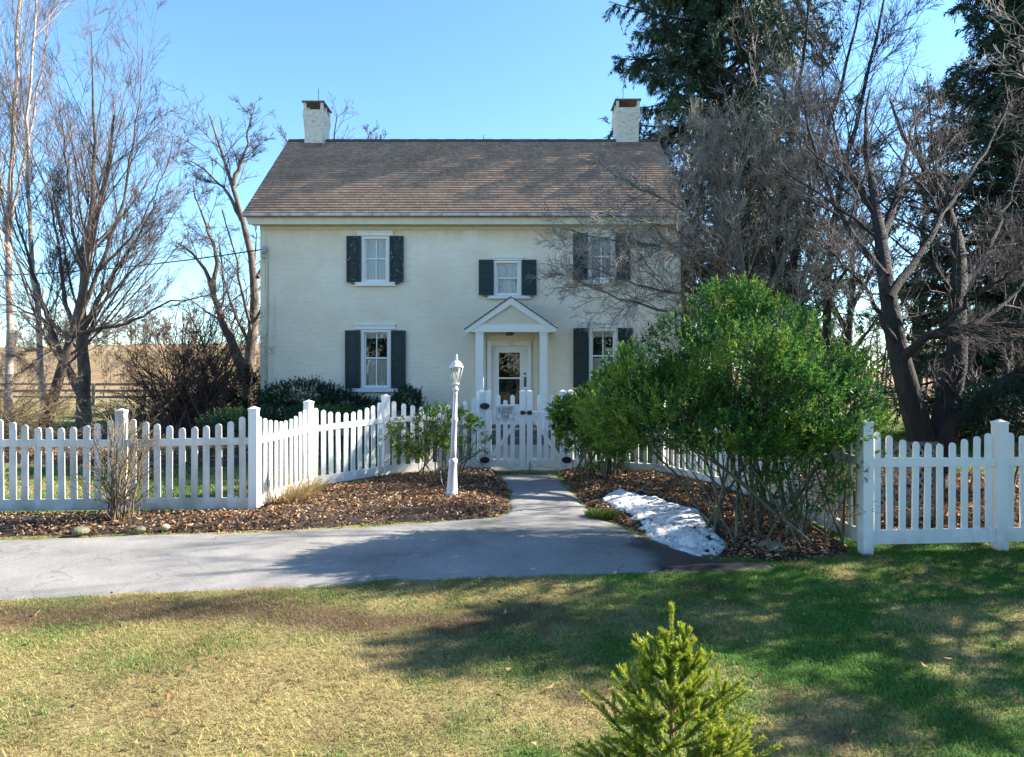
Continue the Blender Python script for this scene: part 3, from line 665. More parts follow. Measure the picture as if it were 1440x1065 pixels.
m = MB(); prof = [(.005, 0), (.10, .012), (.18, .04), (.235, .075), (.235, .082), (.17, .05), (.08, .022), (.004, .012)]
m2 = MB().lathe(0, 0, prof, 18); cs, sn = math.cos(R(62)), math.sin(R(62))
m.v = [(XL-.17+x*.82+.2*0, HYF+1.2-z*sn-y*cs*0+y*.35, 4.42+y*.8+z*cs) for x, y, z in m2.v]; m.f, m.sm = m2.f, m2.sm
m.build('dish', M_black, sd); MB().tube([(XL-.002, HYF+1.35, 4.15), (XL-.15, HYF+1.3, 4.2), (XL-.17, HYF+1.22, 4.42)], .018, 6).build('arm', M_black, sd)
# ---------------------------------------------------------------- picket fences
PW = .104
def picket(mb, p, u, n, w, th, z0, z1):
    """round-topped board: p centre, u along, n out"""
    pr = [(-w/2, z0), (w/2, z0), (w/2, z1-.035)]+[(w/2*math.cos(a), z1-.035+.035*math.sin(a)) for a in np.linspace(0, math.pi, 7)[1:-1]]+[(-w/2, z1-.035)]
    mb.prism([(p[0]+u[0]*a-n[0]*th/2, p[1]+u[1]*a-n[1]*th/2, z) for a, z in pr], (0, 0, 0), (n[0]*th, n[1]*th, 0))
def rail(mb, a, b, n, th, z0a, z1a, z0b, z1b):
    q = [(a[0], a[1], z0a), (b[0], b[1], z0b), (b[0], b[1], z1b), (a[0], a[1], z1a)]
    mb.prism(q, (-n[0]*th/2, -n[1]*th/2, 0), (n[0]*th/2, n[1]*th/2, 0))
def post_mesh(x, y, top, ang, w=PW):
    m = MB(); m.box(-w/2, w/2, -w/2, w/2, -.25, top-.045).box(-w/2-.005, w/2+.005, -w/2-.005, w/2+.005, top-.0449, top-.02)
    h = w/2-.004; m.add([(-h, -h, top-.02), (h, -h, top-.02), (h, h, top-.02), (-h, h, top-.02), (0, 0, top+.006)], [(0, 1, 4), (1, 2, 4), (2, 3, 4), (3, 0, 4)])
    c, s = math.cos(ang), math.sin(ang); m.v = [(x+a*c-b*s, y+a*s+b*c, z) for a, b, z in m.v]; return m
def fence(label, posts, mats, npk=10, first=True, last=True, zb=.08, pw=.076):
    t = thing('picket_fence', (posts[0][0], posts[0][1], 0), label, 'fence', 'white picket fence runs')
    for k, (x, y, top) in enumerate(posts):
        if (k == 0 and not first) or (k == len(posts)-1 and not last): continue
        q = posts[min(k+1, len(posts)-1)]; p = posts[max(k-1, 0)]; a = math.atan2(q[1]-p[1], q[0]-p[0])
        if k == 0 or k == len(posts)-1: a = a
        post_mesh(x, y, top, a).build('post', mats[k], t)
    for k in range(len(posts)-1):
        (x0, y0, t0), (x1, y1, t1) = posts[k], posts[k+1]; m = mats[k]
        L = math.hypot(x1-x0, y1-y0); u = ((x1-x0)/L, (y1-y0)/L); n = (u[1], -u[0])
        g = PW/2-.005; a = (x0+u[0]*g, y0+u[1]*g); b = (x1-u[0]*g, y1-u[1]*g)
        rb = MB(); rail(rb, a, b, n, .045, zb, zb+.135, zb, zb+.135); rb.build('bottom_rail', m, t)
        za, zc = t0-.47, t1-.47
        rt = MB(); rail(rt, a, b, n, .045, za, za+.085, zc, zc+.085); rt.build('top_rail', m, t)
        for i in range(npk):
            f = (i+1)/(npk+1); f = .5+(f-.5)*1.02
            p = (x0+u[0]*L*f, y0+u[1]*L*f); s = abs(f-.5)*2
            zt = (t0*(1-f)+t1*f)-.245+.15*s**1.6
            zt += random.gauss(0, .006); p = (p[0]+u[0]*random.gauss(0, .003), p[1]+u[1]*random.gauss(0, .003)); ln_ = random.gauss(0, .006)
            pm = MB(); picket(pm, p, u, n, pw, .02, zb+.1355, zt); pm.v = [(x_+u[0]*ln_*(z_-.2), y_+u[1]*ln_*(z_-.2), z_) for x_, y_, z_ in pm.v]; pm.build('picket', m, t)
    return t
xP = lambda px, d: (px-720)/F*d
lf = [(xP(-200, 8.25), 8.28, 1.33), (xP(-15, 8.35), 8.35, 1.335), (xP(171, 8.43), 8.43, 1.325), (xP(357, 8.5), 8.5, 1.346)]
fence('white picket fence along the driveway left of the house, with weathered grey pickets', lf, [M_vinyl_old]*3+[M_vinyl])
ll = [lf[-1], (-2.98, 10.0, 1.352), (-2.072, 11.2, 1.39), (-.55, 12.0, 1.43)]
fence('sunlit white picket fence curving from the left corner post up to the gate', ll, [M_vinyl]*4, first=False)
rr = [(1.025, 12.0, 1.43), (2.5, 11.35, 1.39), (3.12, 9.9, 1.36), (3.44, 8.35, 1.33), (3.51, 6.78, 1.32)]
fence('white picket fence running from the gate behind the big green bush', rr, [M_vinyl, M_vinyl, M_vinyl_old, M_vinyl_old, M_vinyl], last=False, pw=.066)
rf = [(3.51, 6.78, 1.32), (4.93, 6.90, 1.31), (6.35, 7.0, 1.32), (7.8, 7.1, 1.32)]
fence('shaded white picket fence in front of the big multi trunk tree at the right', rf, [M_vinyl]*4, pw=.064)
# gates
def gate(label, x0, x1, hinge_left):
    y = 12.0; t = thing('gate', (x0 if hinge_left else x1, y, 0), label, 'gate', 'gate leaves')
    w = .10
    for a in (x0, x1-w):
        post_mesh(a+w/2, y, 1.43, 0, w).build('stile', M_vinyl, t)
        for vtx in t.children[-1].data.vertices: vtx.co.z = max(vtx.co.z, .045)
    A, B = (x0+w-.003, y), (x1-w+.003, y); n = (0, -1)
    for nm, z, h in (('bottom_rail', .09, .125), ('top_rail', .97, .08)):
        m = MB(); rail(m, A, B, n, .045, z, z+h, z, z+h); m.build(nm, M_vinyl, t)
    for i in range(3):
        f = (i+1)/4; xx = A[0]+(B[0]-A[0])*f; zt = 1.33+.0-.075*(1-abs(f-.5)*4*.9) if i == 1 else 1.345
        m = MB(); picket(m, (xx, y), (1, 0), n, .078, .02, .2155, zt); m.build('picket', M_vinyl, t)
    p0, p1 = ((A[0], .24), (B[0], .96)) if hinge_left else ((B[0], .24), (A[0], .96))
    m = MB(); dx = .0; h = .055
    m.prism([(p0[0], y-.036, p0[1]-h), (p1[0], y-.036, p1[1]-h), (p1[0], y-.036, p1[1]+h), (p0[0], y-.036, p0[1]+h)], (0, 0, 0), (0, .012, 0)); m.build('brace', M_vinyl, t)
    hx_ = x0-.012 if hinge_left else x1+.012
    for z in (1.15, .21):
        m = MB(); k = 18; m.prism([(hx_+.085*math.cos(a), y-.09, z+.056*math.sin(a)) for a in np.linspace(0, 2*math.pi, k, endpoint=False)], (0, 0, 0), (0, .022, 0))
        m.tube([(hx_, y-.095, z-.05), (hx_, y-.095, z+.05)], .016, 8); m.build('hinge', M_black, t)
    if hinge_left:
        m = MB().box(x1-.085, x1-.01, y-.085, y-.056, 1.0, 1.07, .006).tube([(x1-.06, y-.095, 1.035), (x1+.11, y-.095, 1.035)], .013, 8); m.build('latch', M_black, t)
    else:
        MB().box(x0+.01, x0+.085, y-.085, y-.056, 1.0, 1.07, .006).build('latch_catch', M_black, t)
        MB().tube([(x0+.05, y-.06, .0), (x0+.05, y-.06, .18)], .008, 6).build('drop_bolt', M_black, t)
    return t
gate('left leaf of the white picket gate carrying the delivery sign', -.465, .232, True)
gate('right leaf of the white picket gate beside the leafy shrub', .262, .94, False)
sx0, sx1, sz0, sz1, sy = xP(697.5, 11.9), xP(723.6, 11.9), HC-(590.5-HY)/F*11.9, HC-(571-HY)/F*11.9, 11.93
sg = thing('sign', ((sx0+sx1)/2, sy, (sz0+sz1)/2), 'small white sign reading all deliveries to side porch please, hung on the gate', 'sign')
MB().box(sx0, sx1, sy, sy+.012, sz0, sz1, .003).build('board', mk('sign_white', (.66, .66, .62), (.78, .78, .75), 9, .5, 0), sg)
M_ink = mk('sign_ink', (.015, .015, .018), (.03, .03, .03), 9, .6, 0)
bd = MB(); e = .012; 
for a in ((sx0+e, sx1-e, sz0+e, sz0+e+.005), (sx0+e, sx1-e, sz1-e-.005, sz1-e), (sx0+e, sx0+e+.005, sz0+e+.006, sz1-e-.006), (sx1-e-.005, sx1-e, sz0+e+.006, sz1-e-.006)): bd.box(a[0], a[1], sy-.002, sy-.0005, a[2], a[3])
bd.build('border', M_ink, sg)
def text_mesh(s, size, x, y, z, mat, parent, width=None):
    cu = bpy.data.curves.new('lettering', 'FONT'); cu.body = s; cu.size = size; cu.align_x = 'CENTER'; cu.align_y = 'CENTER'; cu.extrude = .0008; cu.offset = size*.018
    o = bpy.data.objects.new('lettering', cu); COL.objects.link(o)
    bpy.context.view_layer.update()
    me = bpy.data.meshes.new_from_object(o.evaluated_get(bpy.context.evaluated_depsgraph_get()))
    bpy.data.objects.remove(o)
    V = np.array([v.co for v in me.vertices]); k = width/(V[:, 0].max()-V[:, 0].min()) if width else 1
    og = origin(parent)
    for v in me.vertices:
        a, b, c = v.co; v.co = (x+a*k-og[0], y-c-og[1], z+b-og[2])
    me.materials.clear(); me.materials.append(mat)
    ob = bpy.data.objects.new('lettering', me); COL.objects.link(ob); ob.parent = parent; return ob
sw = sx1-sx0; shh = sz1-sz0
for i, (s, wf) in enumerate((('ALL DELIVERIES', .80), ('TO SIDE PORCH', .76), ('PLEASE', .40))):
    text_mesh(s, .078, (sx0+sx1)/2, sy-.0015, sz1-shh*(.24+.27*i), M_ink, sg, sw*wf)
# ---------------------------------------------------------------- lamp post
bx, by = G(635, 706); LP = thing('lamp_post', (bx, by, 0), 'white painted cast iron garden lamp post with glass lantern on the mulch bed', 'lamp post')
M_lp = white_paint('flaking_white_paint', (.66, .65, .63), (.26, .27, .27), .95)
tilt = .07/2.0
def lean(m):
    m.v = [(x+tilt*z, y, z) for x, y, z in m.v]; return m
b0 = .02
base = MB().lathe(bx, by, [(.098, b0-.1), (.098, b0+.03), (.09, b0+.05), (.094, b0+.07), (.080, b0+.09), (.074, b0+.16), (.060, b0+.36), (.053, b0+.50), (.062, b0+.515), (.06, b0+.55), (.042, b0+.58)], 24, True, .06)
lean(base).build('base', M_lp, LP)
sh = MB().lathe(bx, by, [(.042, b0+.58), (.039, b0+.75), (.037, b0+1.07), (.048, b0+1.085), (.048, b0+1.11), (.035, b0+1.13), (.030, b0+1.33), (.026, b0+1.44), (.034, b0+1.45), (.026, b0+1.46), (.026, b0+1.49), (.044, b0+1.50), (.044, b0+1.525), (.026, b0+1.54), (.018, b0+1.57)], 20, True, .07)
lean(sh).build('shaft', M_lp, LP)
ln = MB(); zc = b0+1.575
ln.lathe(bx, by, [(.02, zc-.01), (.05, zc+.005), (.052, zc+.02), (.02, zc+.03)], 12)
k = 6; z0, z1 = zc+.03, zc+.235
for i in range(k):
    a = 2*math.pi*i/k; r0_, r1_ = .046, .088
    ln.tube([(bx+r0_*math.cos(a), by+r0_*math.sin(a), z0), (bx+r1_*math.cos(a), by+r1_*math.sin(a), z1)], .006, 5)
ln.lathe(bx, by, [(.088, z1-.004), (.098, z1+.002), (.10, z1+.015), (.088, z1+.02), (.075, z1+.055), (.05, z1+.082), (.022, z1+.095), (.014, z1+.105), (.022, z1+.12), (.014, z1+.133), (.009, z1+.15), (.013, z1+.16), (.003, z1+.185)], 18)
lant = lean(ln).build('lantern', M_lp, LP)
gl = MB(); vs = []
for r_, z in ((.043, z0), (.085, z1)):
    for i in range(k): a = 2*math.pi*i/k; vs.append((bx+r_*math.cos(a), by+r_*math.sin(a), z))
gl.add(vs, [(i, (i+1) % k, k+(i+1) % k, k+i) for i in range(k)]); lean(gl).build('pane', M_lampglass, lant)
bl = MB().lathe(bx, by, [(.012, z0), (.014, z0+.05), (.022, z0+.09), (.018, z0+.125), (.004, z0+.14)], 10); lean(bl).build('bulb', mk('frosted_bulb', (.8, .8, .76), (.85, .85, .8), 3, .3, 0), lant)
MB().lathe(bx, by, [(.135, -.03), (.135, b0+.03-.01), (.11, b0+.035)], 8).build('footing', M_conc, LP)
gx, gy = G(622, 700); st = thing('garden_stake', (gx, gy, 0), 'thin dark leaning stake beside the foot of the lamp post', 'stake')
MB().tube([(gx-.03, gy-.02, .33), (gx+.0, gy-.03, .2), (gx+.12, gy-.06, .02)], [.012, .007, .007], 6).lathe(gx-.03, gy-.02, [(.012, .31), (.02, .33), (.016, .37), (.004, .385)], 8).build('rod', mk('blue_black', (.02, .025, .05), (.04, .05, .09), 5, .4, 0), st)
# ---------------------------------------------------------------- snow, stones
V, Qd = mound(densify(snow_pl, .04, .10, 9), .018, .05, .9, .05, 6, 51, -.04)
V[:, 2] += np.where(V[:, 2] > -.02, .01+(fbm(V[:, 0], V[:, 1], 7, 3)-.5)*.075, 0)
V[:, 2] -= np.where(fbm(V[:, 0], V[:, 1], 5, 41)+np.clip(edist(snow_pl, V[:, 0], V[:, 1])*1.2, 0, .25) < .40, .09, 0)
V[:, 2] += np.where(inside(bedR, V[:, 0], V[:, 1]), bed_h(np.array(bedR), .13, V[:, 0], V[:, 1])+.012, .006)*np.clip(edist(snow_pl, V[:, 0], V[:, 1])*12, .6, 1)
so = npmesh('snow_patch', V, None, Qd, M_snow, None, smooth=True); tag(so, 'patch of old dirty melting snow at the end of the driveway', 'snow')
so.data.transform(__import__('mathutils').Matrix.Translation((-1.7, -7.2, 0))); so.location = (1.7, 7.2, 0)
rng = np.random.default_rng(52); k = rng.integers(0, len(V), 130); b = V[k]+np.array([0, 0, .012]); b = b[b[:, 2] > .03]; a = rng.uniform(0, 6.28, len(b))
Vl, Tl = leaves(b, np.stack([np.cos(a), np.sin(a), rng.normal(0, .3, len(b))], 1), .04*rng.uniform(.5, 1.3, len(b)), .02*rng.uniform(.5, 1.3, len(b)), rng)
tag(npmesh('snow_debris', Vl, Tl, None, M_dryleaf, None, np.repeat(np.array([(.10, .055, .03), (.05, .03, .02), (.2, .11, .06)])[rng.integers(0, 3, len(b))], 4, 0)), 'dark leaf scraps and twigs lying on the snow patch', 'leaves', kind='stuff')
def rock(px, py, s, label, seed, mat, flat=.6):
    x, y = G(px, py); rg = np.random.default_rng(seed); m = MB(); k, n = 14, 8; vs, fs = [], []
    dirs = rg.normal(size=(7, 3)); dirs = dirs/np.linalg.norm(dirs, axis=1)[:, None]; off = rg.uniform(.62, .95, 7)
    for j in range(n+1):
        for i in range(k):
            a, b = 2*math.pi*i/k, math.pi*j/n-math.pi/2; v = np.array([math.cos(a)*math.cos(b), math.sin(a)*math.cos(b), math.sin(b)])
            r = 1.0
            for d_, o_ in zip(dirs, off):
                q_ = v@d_
                if q_ > 0: r = min(r, o_/q_)
            v = v*r; vs.append((x+v[0]*s, y+v[1]*s*.8, .05+v[2]*s*flat))
    fs = [(j*k+i, j*k+(i+1) % k, (j+1)*k+(i+1) % k, (j+1)*k+i) for j in range(n) for i in range(k)]
    m.add(vs, fs, False); o = m.build('rock', mat, None); tag(o, label, 'rock', 'stones on the mulch strip')
M_rk = mk('field_stone', (.16, .13, .10), (.40, .31, .21), 12, .9, .6, .01); M_rk2 = mk('mossy_stone', (.07, .08, .04), (.22, .20, .14), 12, .9, .6, .01)
rock(232, 748, .065, 'tan stone on the mulch strip right of the bare twiggy shrub', 1, M_rk)
rock(197, 751, .06, 'small grey stone on the mulch just below the bare twiggy shrub', 2, M_rk2)
rock(113, 753, .10, 'flat mossy stone at the driveway edge left of the bare twiggy shrub', 3, M_rk2, .45)
rock(1085, 778, .16, 'low dark mossy rock under the stems of the big green bush', 5, M_rk2, .4)
# ---------------------------------------------------------------- shrubs
def ellipsoids(px_list):
    return [(P(a, b, d), np.array(r)) for a, b, d, r in px_list]
def sample_crown(E, n, rng, shell=.55, zmin=-9):
    vol = np.array([np.prod(r) for _, r in E])**.8; pick = rng.choice(len(E), n, p=vol/vol.sum())
    c = np.array([e[0] for e in E])[pick]; r = np.array([e[1] for e in E])[pick]
    u = nrm(rng.normal(size=(n, 3))); rad = rng.uniform(shell**3, 1, n)**(1/3)
    p = c+u*r*rad[:, None]*(1+.10*rng.normal(size=n))[:, None]; ok = p[:, 2] > zmin
    # drop what lies deep inside another lobe
    for cc, rr in E: ok &= (np.linalg.norm((p-cc)/rr, axis=1) > .42)
    return p[ok], u[ok]
def leafy(name, label, base, E, nsh, nl, ll, lw, pal, seed, stems, mat=M_leaf, up=.9, shoot=.11, gap=.42, gs=2.2, zmin=.1, srad=.018, cat='bush', group=None, spread=.3, stem_mat=None, side=8, twigs=2):
    rng = np.random.default_rng(seed); t = thing(name, (base[0], base[1], 0), label, cat, group)
    p, u = sample_crown(E, nsh, rng, .55, zmin)
    g = fbm(p[:, 0]*1.3+p[:, 1]*.7, p[:, 2]*1.3+p[:, 1]*.6, gs, seed % 20); k = g > gap*.92; p, u, g = p[k], u[k], g[k]
    ax = nrm(u*.8+np.array([0, 0, up])+rng.normal(size=u.shape)*.3)
    n = len(p); tt = rng.uniform(0, 1, (n, nl)); base_ = (p[:, None]+ax[:, None]*(shoot*tt)[..., None]).reshape(-1, 3)
    rad = rng.normal(size=(n*nl, 3)); axr = np.repeat(ax, nl, 0); rad = nrm(rad-axr*(rad*axr).sum(1)[:, None])
    tr = tt.reshape(-1)[:, None]; d = rad*(1-.55*tr)+axr*(.35+.9*tr)
    V, T = leaves(base_, d, ll*rng.uniform(.65, 1.25, n*nl), lw*rng.uniform(.7, 1.2, n*nl), rng, .25, .08)
    pal = np.array(pal); m_ = np.clip((g-.3)/.45+rng.normal(size=n)*.22, 0, .999)*(len(pal)-1)
    i0 = m_.astype(int); cl = lerp(pal[i0], pal[np.minimum(i0+1, len(pal)-1)], (m_-i0)[:, None])
    cl = np.repeat(cl, nl, 0)*rng.uniform(.65, 1.4, n*nl)[:, None]
    # stems
    ns = stems; tgt, _ = sample_crown(E, ns*3, rng, .3, .3); tgt = tgt[:ns]; ns = len(tgt)
    b = np.array([base[0], base[1], -.05])+rng.normal(size=(ns, 3))*np.array([spread, spread*.6, 0])
    m = 8; s = np.linspace(0, 1, m); mid = (b*.55+tgt*.45)+np.array([0, 0, .15])*(tgt-b)[:, 2:3]
    S = ((1-s)**2)[None, :, None]*b[:, None]+(2*s*(1-s))[None, :, None]*mid[:, None]+(s**2)[None, :, None]*tgt[:, None]
    S[:, 1:] += rng.normal(size=(ns, m-1, 3))*.014
    r0 = srad*rng.uniform(.5, 1.4, ns); SR = r0[:, None]*(1-.7*s)[None]
    parts = [tubes(S, SR, 5)]
    cp, cr = kids(S, SR, 6, .35, 1, 38, .42, .6, 5, .15, (0, 0, .15), rng, .003); parts.append(tubes(cp, cr, 4))
    if twigs > 1: cp, cr = kids(cp, cr, 5, .3, 1, 40, .5, .7, 4, .15, (0, 0, .1), rng, .0025); parts.append(tubes(cp, cr, 3))
    Vs, Qs = join(parts); npmesh('stems', Vs, None, Qs, stem_mat or M_stem, t, smooth=True)
    npmesh('foliage', V, T, None, mat, t, np.repeat(cl, 4, 0)); return t
PAL_BUSH = [(.018, .060, .022), (.036, .115, .030), (.062, .180, .032), (.12, .25, .038), (.25, .34, .05)]
Eb = ellipsoids([(1035, 525, 7.2, (.80, .95, .66)), (950, 575, 7.3, (.66, .8, .42)), (1120, 570, 7.2, (.68, .85, .48)), (885, 590, 7.5, (.52, .5, .34)),
                 (1025, 442, 7.2, (.38, .4, .26)), (1175, 590, 7.25, (.44, .45, .36)), (1180, 530, 7.4, (.30, .35, .28)), (1100, 620, 6.95, (.45, .4, .24)), (1085, 470, 7.3, (.42, .5, .34)), (1030, 605, 6.9, (.72, .5, .28)), (962, 480, 7.2, (.36, .4, .26)), (1150, 500, 7.3, (.26, .3, .22)), (905, 525, 7.3, (.34, .35, .26)), (1050, 418, 7.2, (.14, .2, .12))])
leafy('evergreen_bush', 'big rounded bright green evergreen bush with many bare lower stems beside the snow', (2.72, 7.15), Eb, 12500, 15, .046, .0145, PAL_BUSH, 61, 44, up=1.0, shoot=.14, gap=.46, gs=2.6, spread=.36, srad=.016)
El = ellipsoids([(1130, 680, 7.0, (.45, .3, .35)), (1190, 650, 7.0, (.25, .3, .3)), (1090, 650, 6.9, (.3, .3, .2))])
leafy('undergrowth_shrub', 'sparse small leaved shoots growing among the lower stems of the big bush', (3.0, 6.95), El, 420, 9, .045, .016, PAL_BUSH[1:4], 62, 16, gap=.35, spread=.18, srad=.009)
Er = ellipsoids([(835, 582, 10.9, (.50, .5, .36)), (880, 560, 10.6, (.60, .6, .48)), (805, 605, 11.0, (.26, .3, .30)), (865, 620, 10.8, (.45, .4, .22)), (800, 580, 10.9, (.3, .3, .2))])
leafy('leafy_shrub', 'glossy leaved green shrub beside the right gate leaf', (1.45, 10.9), Er, 1500, 10, .095, .032, PAL_BUSH[1:]+[(.22, .24, .07)], 63, 24, up=.6, shoot=.06, gap=.40, srad=.02, spread=.2)
Eg = ellipsoids([(585, 615, 11.1, (.50, .35, .30)), (640, 605, 10.9, (.45, .35, .30)), (610, 590, 11.1, (.35, .3, .18)), (672, 625, 11.0, (.22, .25, .22))])
leafy('leafy_shrub', 'loose yellow green shrub in front of the fence behind the lamp post', (-1.2, 11.0), Eg, 560, 9, .085, .026, [(.08, .17, .025), (.15, .26, .035), (.28, .35, .06), (.36, .34, .08)], 64, 20, up=.4, shoot=.06, gap=.44, srad=.012, spread=.22)
PAL_YEW = [(.006, .020, .014), (.010, .035, .020), (.016, .052, .026), (.024, .075, .03)]
def yew(label, base, E, n, seed, pal=PAL_YEW, ll=.05): return leafy('yew_shrub', label, base, ellipsoids(E), n, 16, ll, .014, pal, seed, 10, M_needle, up=.8, shoot=.14, gap=.3, srad=.02, group='evergreen shrubs by the house', spread=.3, twigs=1)
yew('wide dark green yew clipped below the left front window', (-5.0, 16.6), [(425, 562, 16.6, (.98, .7, .42)), (480, 572, 16.7, (.6, .6, .32)), (390, 572, 16.5, (.42, .5, .35)), (440, 585, 16.2, (1.1, .6, .25))], 3600, 71)
yew('small dark green shrub against the wall right of the lower left window', (-2.6, 17.2), [(572, 566, 17.2, (.36, .4, .32)), (530, 575, 17.2, (.6, .35, .2))], 900, 72)
yew('tall dark evergreen shrub at the left rear corner of the house', (-7.45, 18.6), [(345, 556, 18.6, (.5, .6, .75)), (322, 575, 18.2, (.42, .5, .45))], 1700, 73, PAL_YEW[:3])
yew('low spreading green juniper behind the left corner post', (-5.9, 14.6), [(335, 596, 14.8, (.75, .6, .22)), (400, 592, 14.6, (.9, .6, .22)), (480, 590, 14.7, (.7, .5, .2))], 1900, 74, [(.012, .04, .02), (.02, .07, .025), (.04, .11, .03), (.10, .17, .03)])
yew('dark low evergreen behind the right hand fence post', (6.9, 9.6), [(1410, 580, 9.6, (.55, .5, .4)), (1460, 570, 9.8, (.5, .5, .5))], 1300, 75, PAL_YEW[:3])
# moss and grass tufts round the bed
def tuft(name, label, px, py, r, n, L, pal, seed, lean_=.35, w=.008, cat='grass tuft', group=None, hgt=1.0):
    x, y = G(px, py); rng = np.random.default_rng(seed); a = rng.uniform(0, 6.28, n); q = r*np.sqrt(rng.random(n))
    b = np.stack([x+q*np.cos(a), y+q*np.sin(a)*.7, np.full(n, .02)], 1); ax = np.stack([np.cos(a)*lean_+rng.normal(size=n)*.25, np.sin(a)*lean_+rng.normal(size=n)*.25, np.full(n, hgt)], 1)
    l = L*rng.uniform(.5, 1.3, n); pts, rad = extend(b, ax, l, np.full(n, w*.5), np.full(n, w*.1), 5, .12, (0, 0, -.5), rng)
    V, Q = tubes(pts, rad, 3); c = np.array(pal)[rng.integers(0, len(pal), n)]*rng.uniform(.7, 1.3, n)[:, None]
    t = npmesh(name, V-np.array([x, y, 0]), None, Q, M_blade, None, np.repeat(c, 15, 0)); t.location = (x, y, 0); return tag(t, label, cat, group)
DRY = [(.42, .30, .13), (.34, .24, .10), (.50, .38, .18)]
tuft('dry_grass_clump', 'large clump of dry straw coloured grass at the foot of the left curving fence', 392, 712, .36, 700, .36, DRY, 81, .5, .007)
tuft('dry_grass_clump', 'smaller dry straw clump further along the curving fence towards the gate', 425, 700, .26, 380, .34, DRY, 82, .5, .007)
MOSS = [(.10, .17, .02), (.16, .22, .03), (.06, .11, .02)]
tuft('grass_tuft', 'bright green mossy tuft at the left tip of the snow patch', 850, 728, .22, 900, .07, MOSS, 83, .3, .012)
tuft('grass_tuft', 'yellow green mossy tuft behind the snow patch', 962, 717, .20, 700, .08, MOSS, 84, .3, .012)
tuft('grass_tuft', 'lush green clump of grass blades under the leafy shrub right of the gate', 850, 668, .30, 500, .28, [(.03, .12, .02), (.06, .17, .03), (.10, .20, .03)], 85, .35, .012)
tuft('grass_tuft', 'small green weed tuft in the mulch near the left corner post', 375, 730, .12, 120, .10, MOSS, 86, .4, .008)
tuft('grass_tuft', 'small green weed tuft in the mulch left of the lamp post', 508, 727, .12, 120, .07, MOSS, 87, .4, .008)
# ---------------------------------------------------------------- bare shrubs
def twig_shrub(name, label, base, E, n, mat, seed, levels, r0=.012, spread=.12, trop=.1, rmin=.0025, group=None):
    rng = np.random.default_rng(seed); t = thing(name, (base[0], base[1], 0), label, 'bush', group); E = ellipsoids(E)
    tgt, _ = sample_crown(E, n*3, rng, .6, .2); tgt = tgt[:n]; n = len(tgt)
    b = np.array([base[0], base[1], -.03])+rng.normal(size=(n, 3))*np.array([spread, spread, 0]); m = 8; s = np.linspace(0, 1, m)
    mid = (b*.6+tgt*.4)+np.array([0, 0, .22])*(tgt-b)[:, 2:3]
    S = ((1-s)**2)[None, :, None]*b[:, None]+(2*s*(1-s))[None, :, None]*mid[:, None]+(s**2)[None, :, None]*tgt[:, None]
    Lc = np.linalg.norm(tgt-b, axis=1)[:, None, None]; S[:, 1:] += rng.normal(size=(n, m-1, 3))*.012*Lc
    SR = (r0*rng.uniform(.5, 1.5, n))[:, None]*(1-.7*s)[None]
    V, Q = tubes(S, SR, 5); npmesh('stems', V, None, Q, mat, t, smooth=True); parts = []; cp, cr = S, SR
    for k, lv in enumerate(levels):
        c, t0, t1, ang, ratio, rr, mm, w, tz = lv; cp, cr = kids(cp, cr, c, t0, t1, ang, ratio, rr, mm, w, (0, 0, tz), rng, rmin, .04); parts.append(tubes(cp, cr, 4 if k == 0 else 3))
    V, Q = join(parts); npmesh('twigs', V, None, Q, mat, t); return t
bx_, by_ = G(165, 738)
twig_shrub('bare_shrub', 'leafless twiggy tan shrub in front of the left picket fence', (bx_, by_), [(165, 640, 7.95, (.62, .45, .45)), (170, 600, 7.95, (.35, .3, .2))], 26, mk('tan_twig', (.09, .062, .038), (.24, .18, .10), 5, .85, 0), 91,
           [(6, .2, 1, 35, .4, .6, 5, .14, .1), (5, .2, 1, 40, .5, .7, 4, .16, .1)], .011, .09)
twig_shrub('bare_shrub', 'large round red brown leafless shrub in the yard left of the house', (-8.2, 17.2), [(265, 500, 17.2, (1.6, 1.4, 1.6)), (225, 540, 17.0, (1.2, 1, .8)), (305, 480, 17.3, (.9, 1, 1.2))], 120, M_twigR, 92,
           [(7, .15, 1, 35, .4, .6, 6, .16, .1), (6, .2, 1, 40, .5, .7, 5, .2, .05), (3, .2, 1, 42, .55, .8, 4, .2, 0)], .022, .4, rmin=.004)
twig_shrub('bare_shrub', 'tangled tan brush at the left edge behind the picket fence', (-11.2, 15.2), [(40, 560, 15.2, (1.3, 1, .7)), (-20, 560, 15, (1.0, 1, .9)), (100, 590, 15.2, (.6, .6, .4))], 70, mk('straw_twig', (.12, .085, .05), (.30, .22, .13), 4, .85, 0), 93,
           [(7, .2, 1, 40, .42, .6, 5, .2, .0), (6, .2, 1, 45, .5, .7, 4, .2, 0)], .012, .5, rmin=.004)
twig_shrub('bare_shrub', 'low arching tan shrub on the lawn beyond the left fence, right of the leaning tree', (-10.8, 19.5), [(185, 575, 19.5, (1.3, 1.0, .55)), (140, 580, 19.5, (.8, .8, .6))], 60, mk('fawn_twig', (.16, .115, .07), (.34, .26, .16), 4, .85, 0), 94,
           [(6, .2, 1, 42, .42, .6, 5, .2, -.2), (6, .2, 1, 45, .5, .7, 4, .22, -.1)], .013, .5, rmin=.0045)
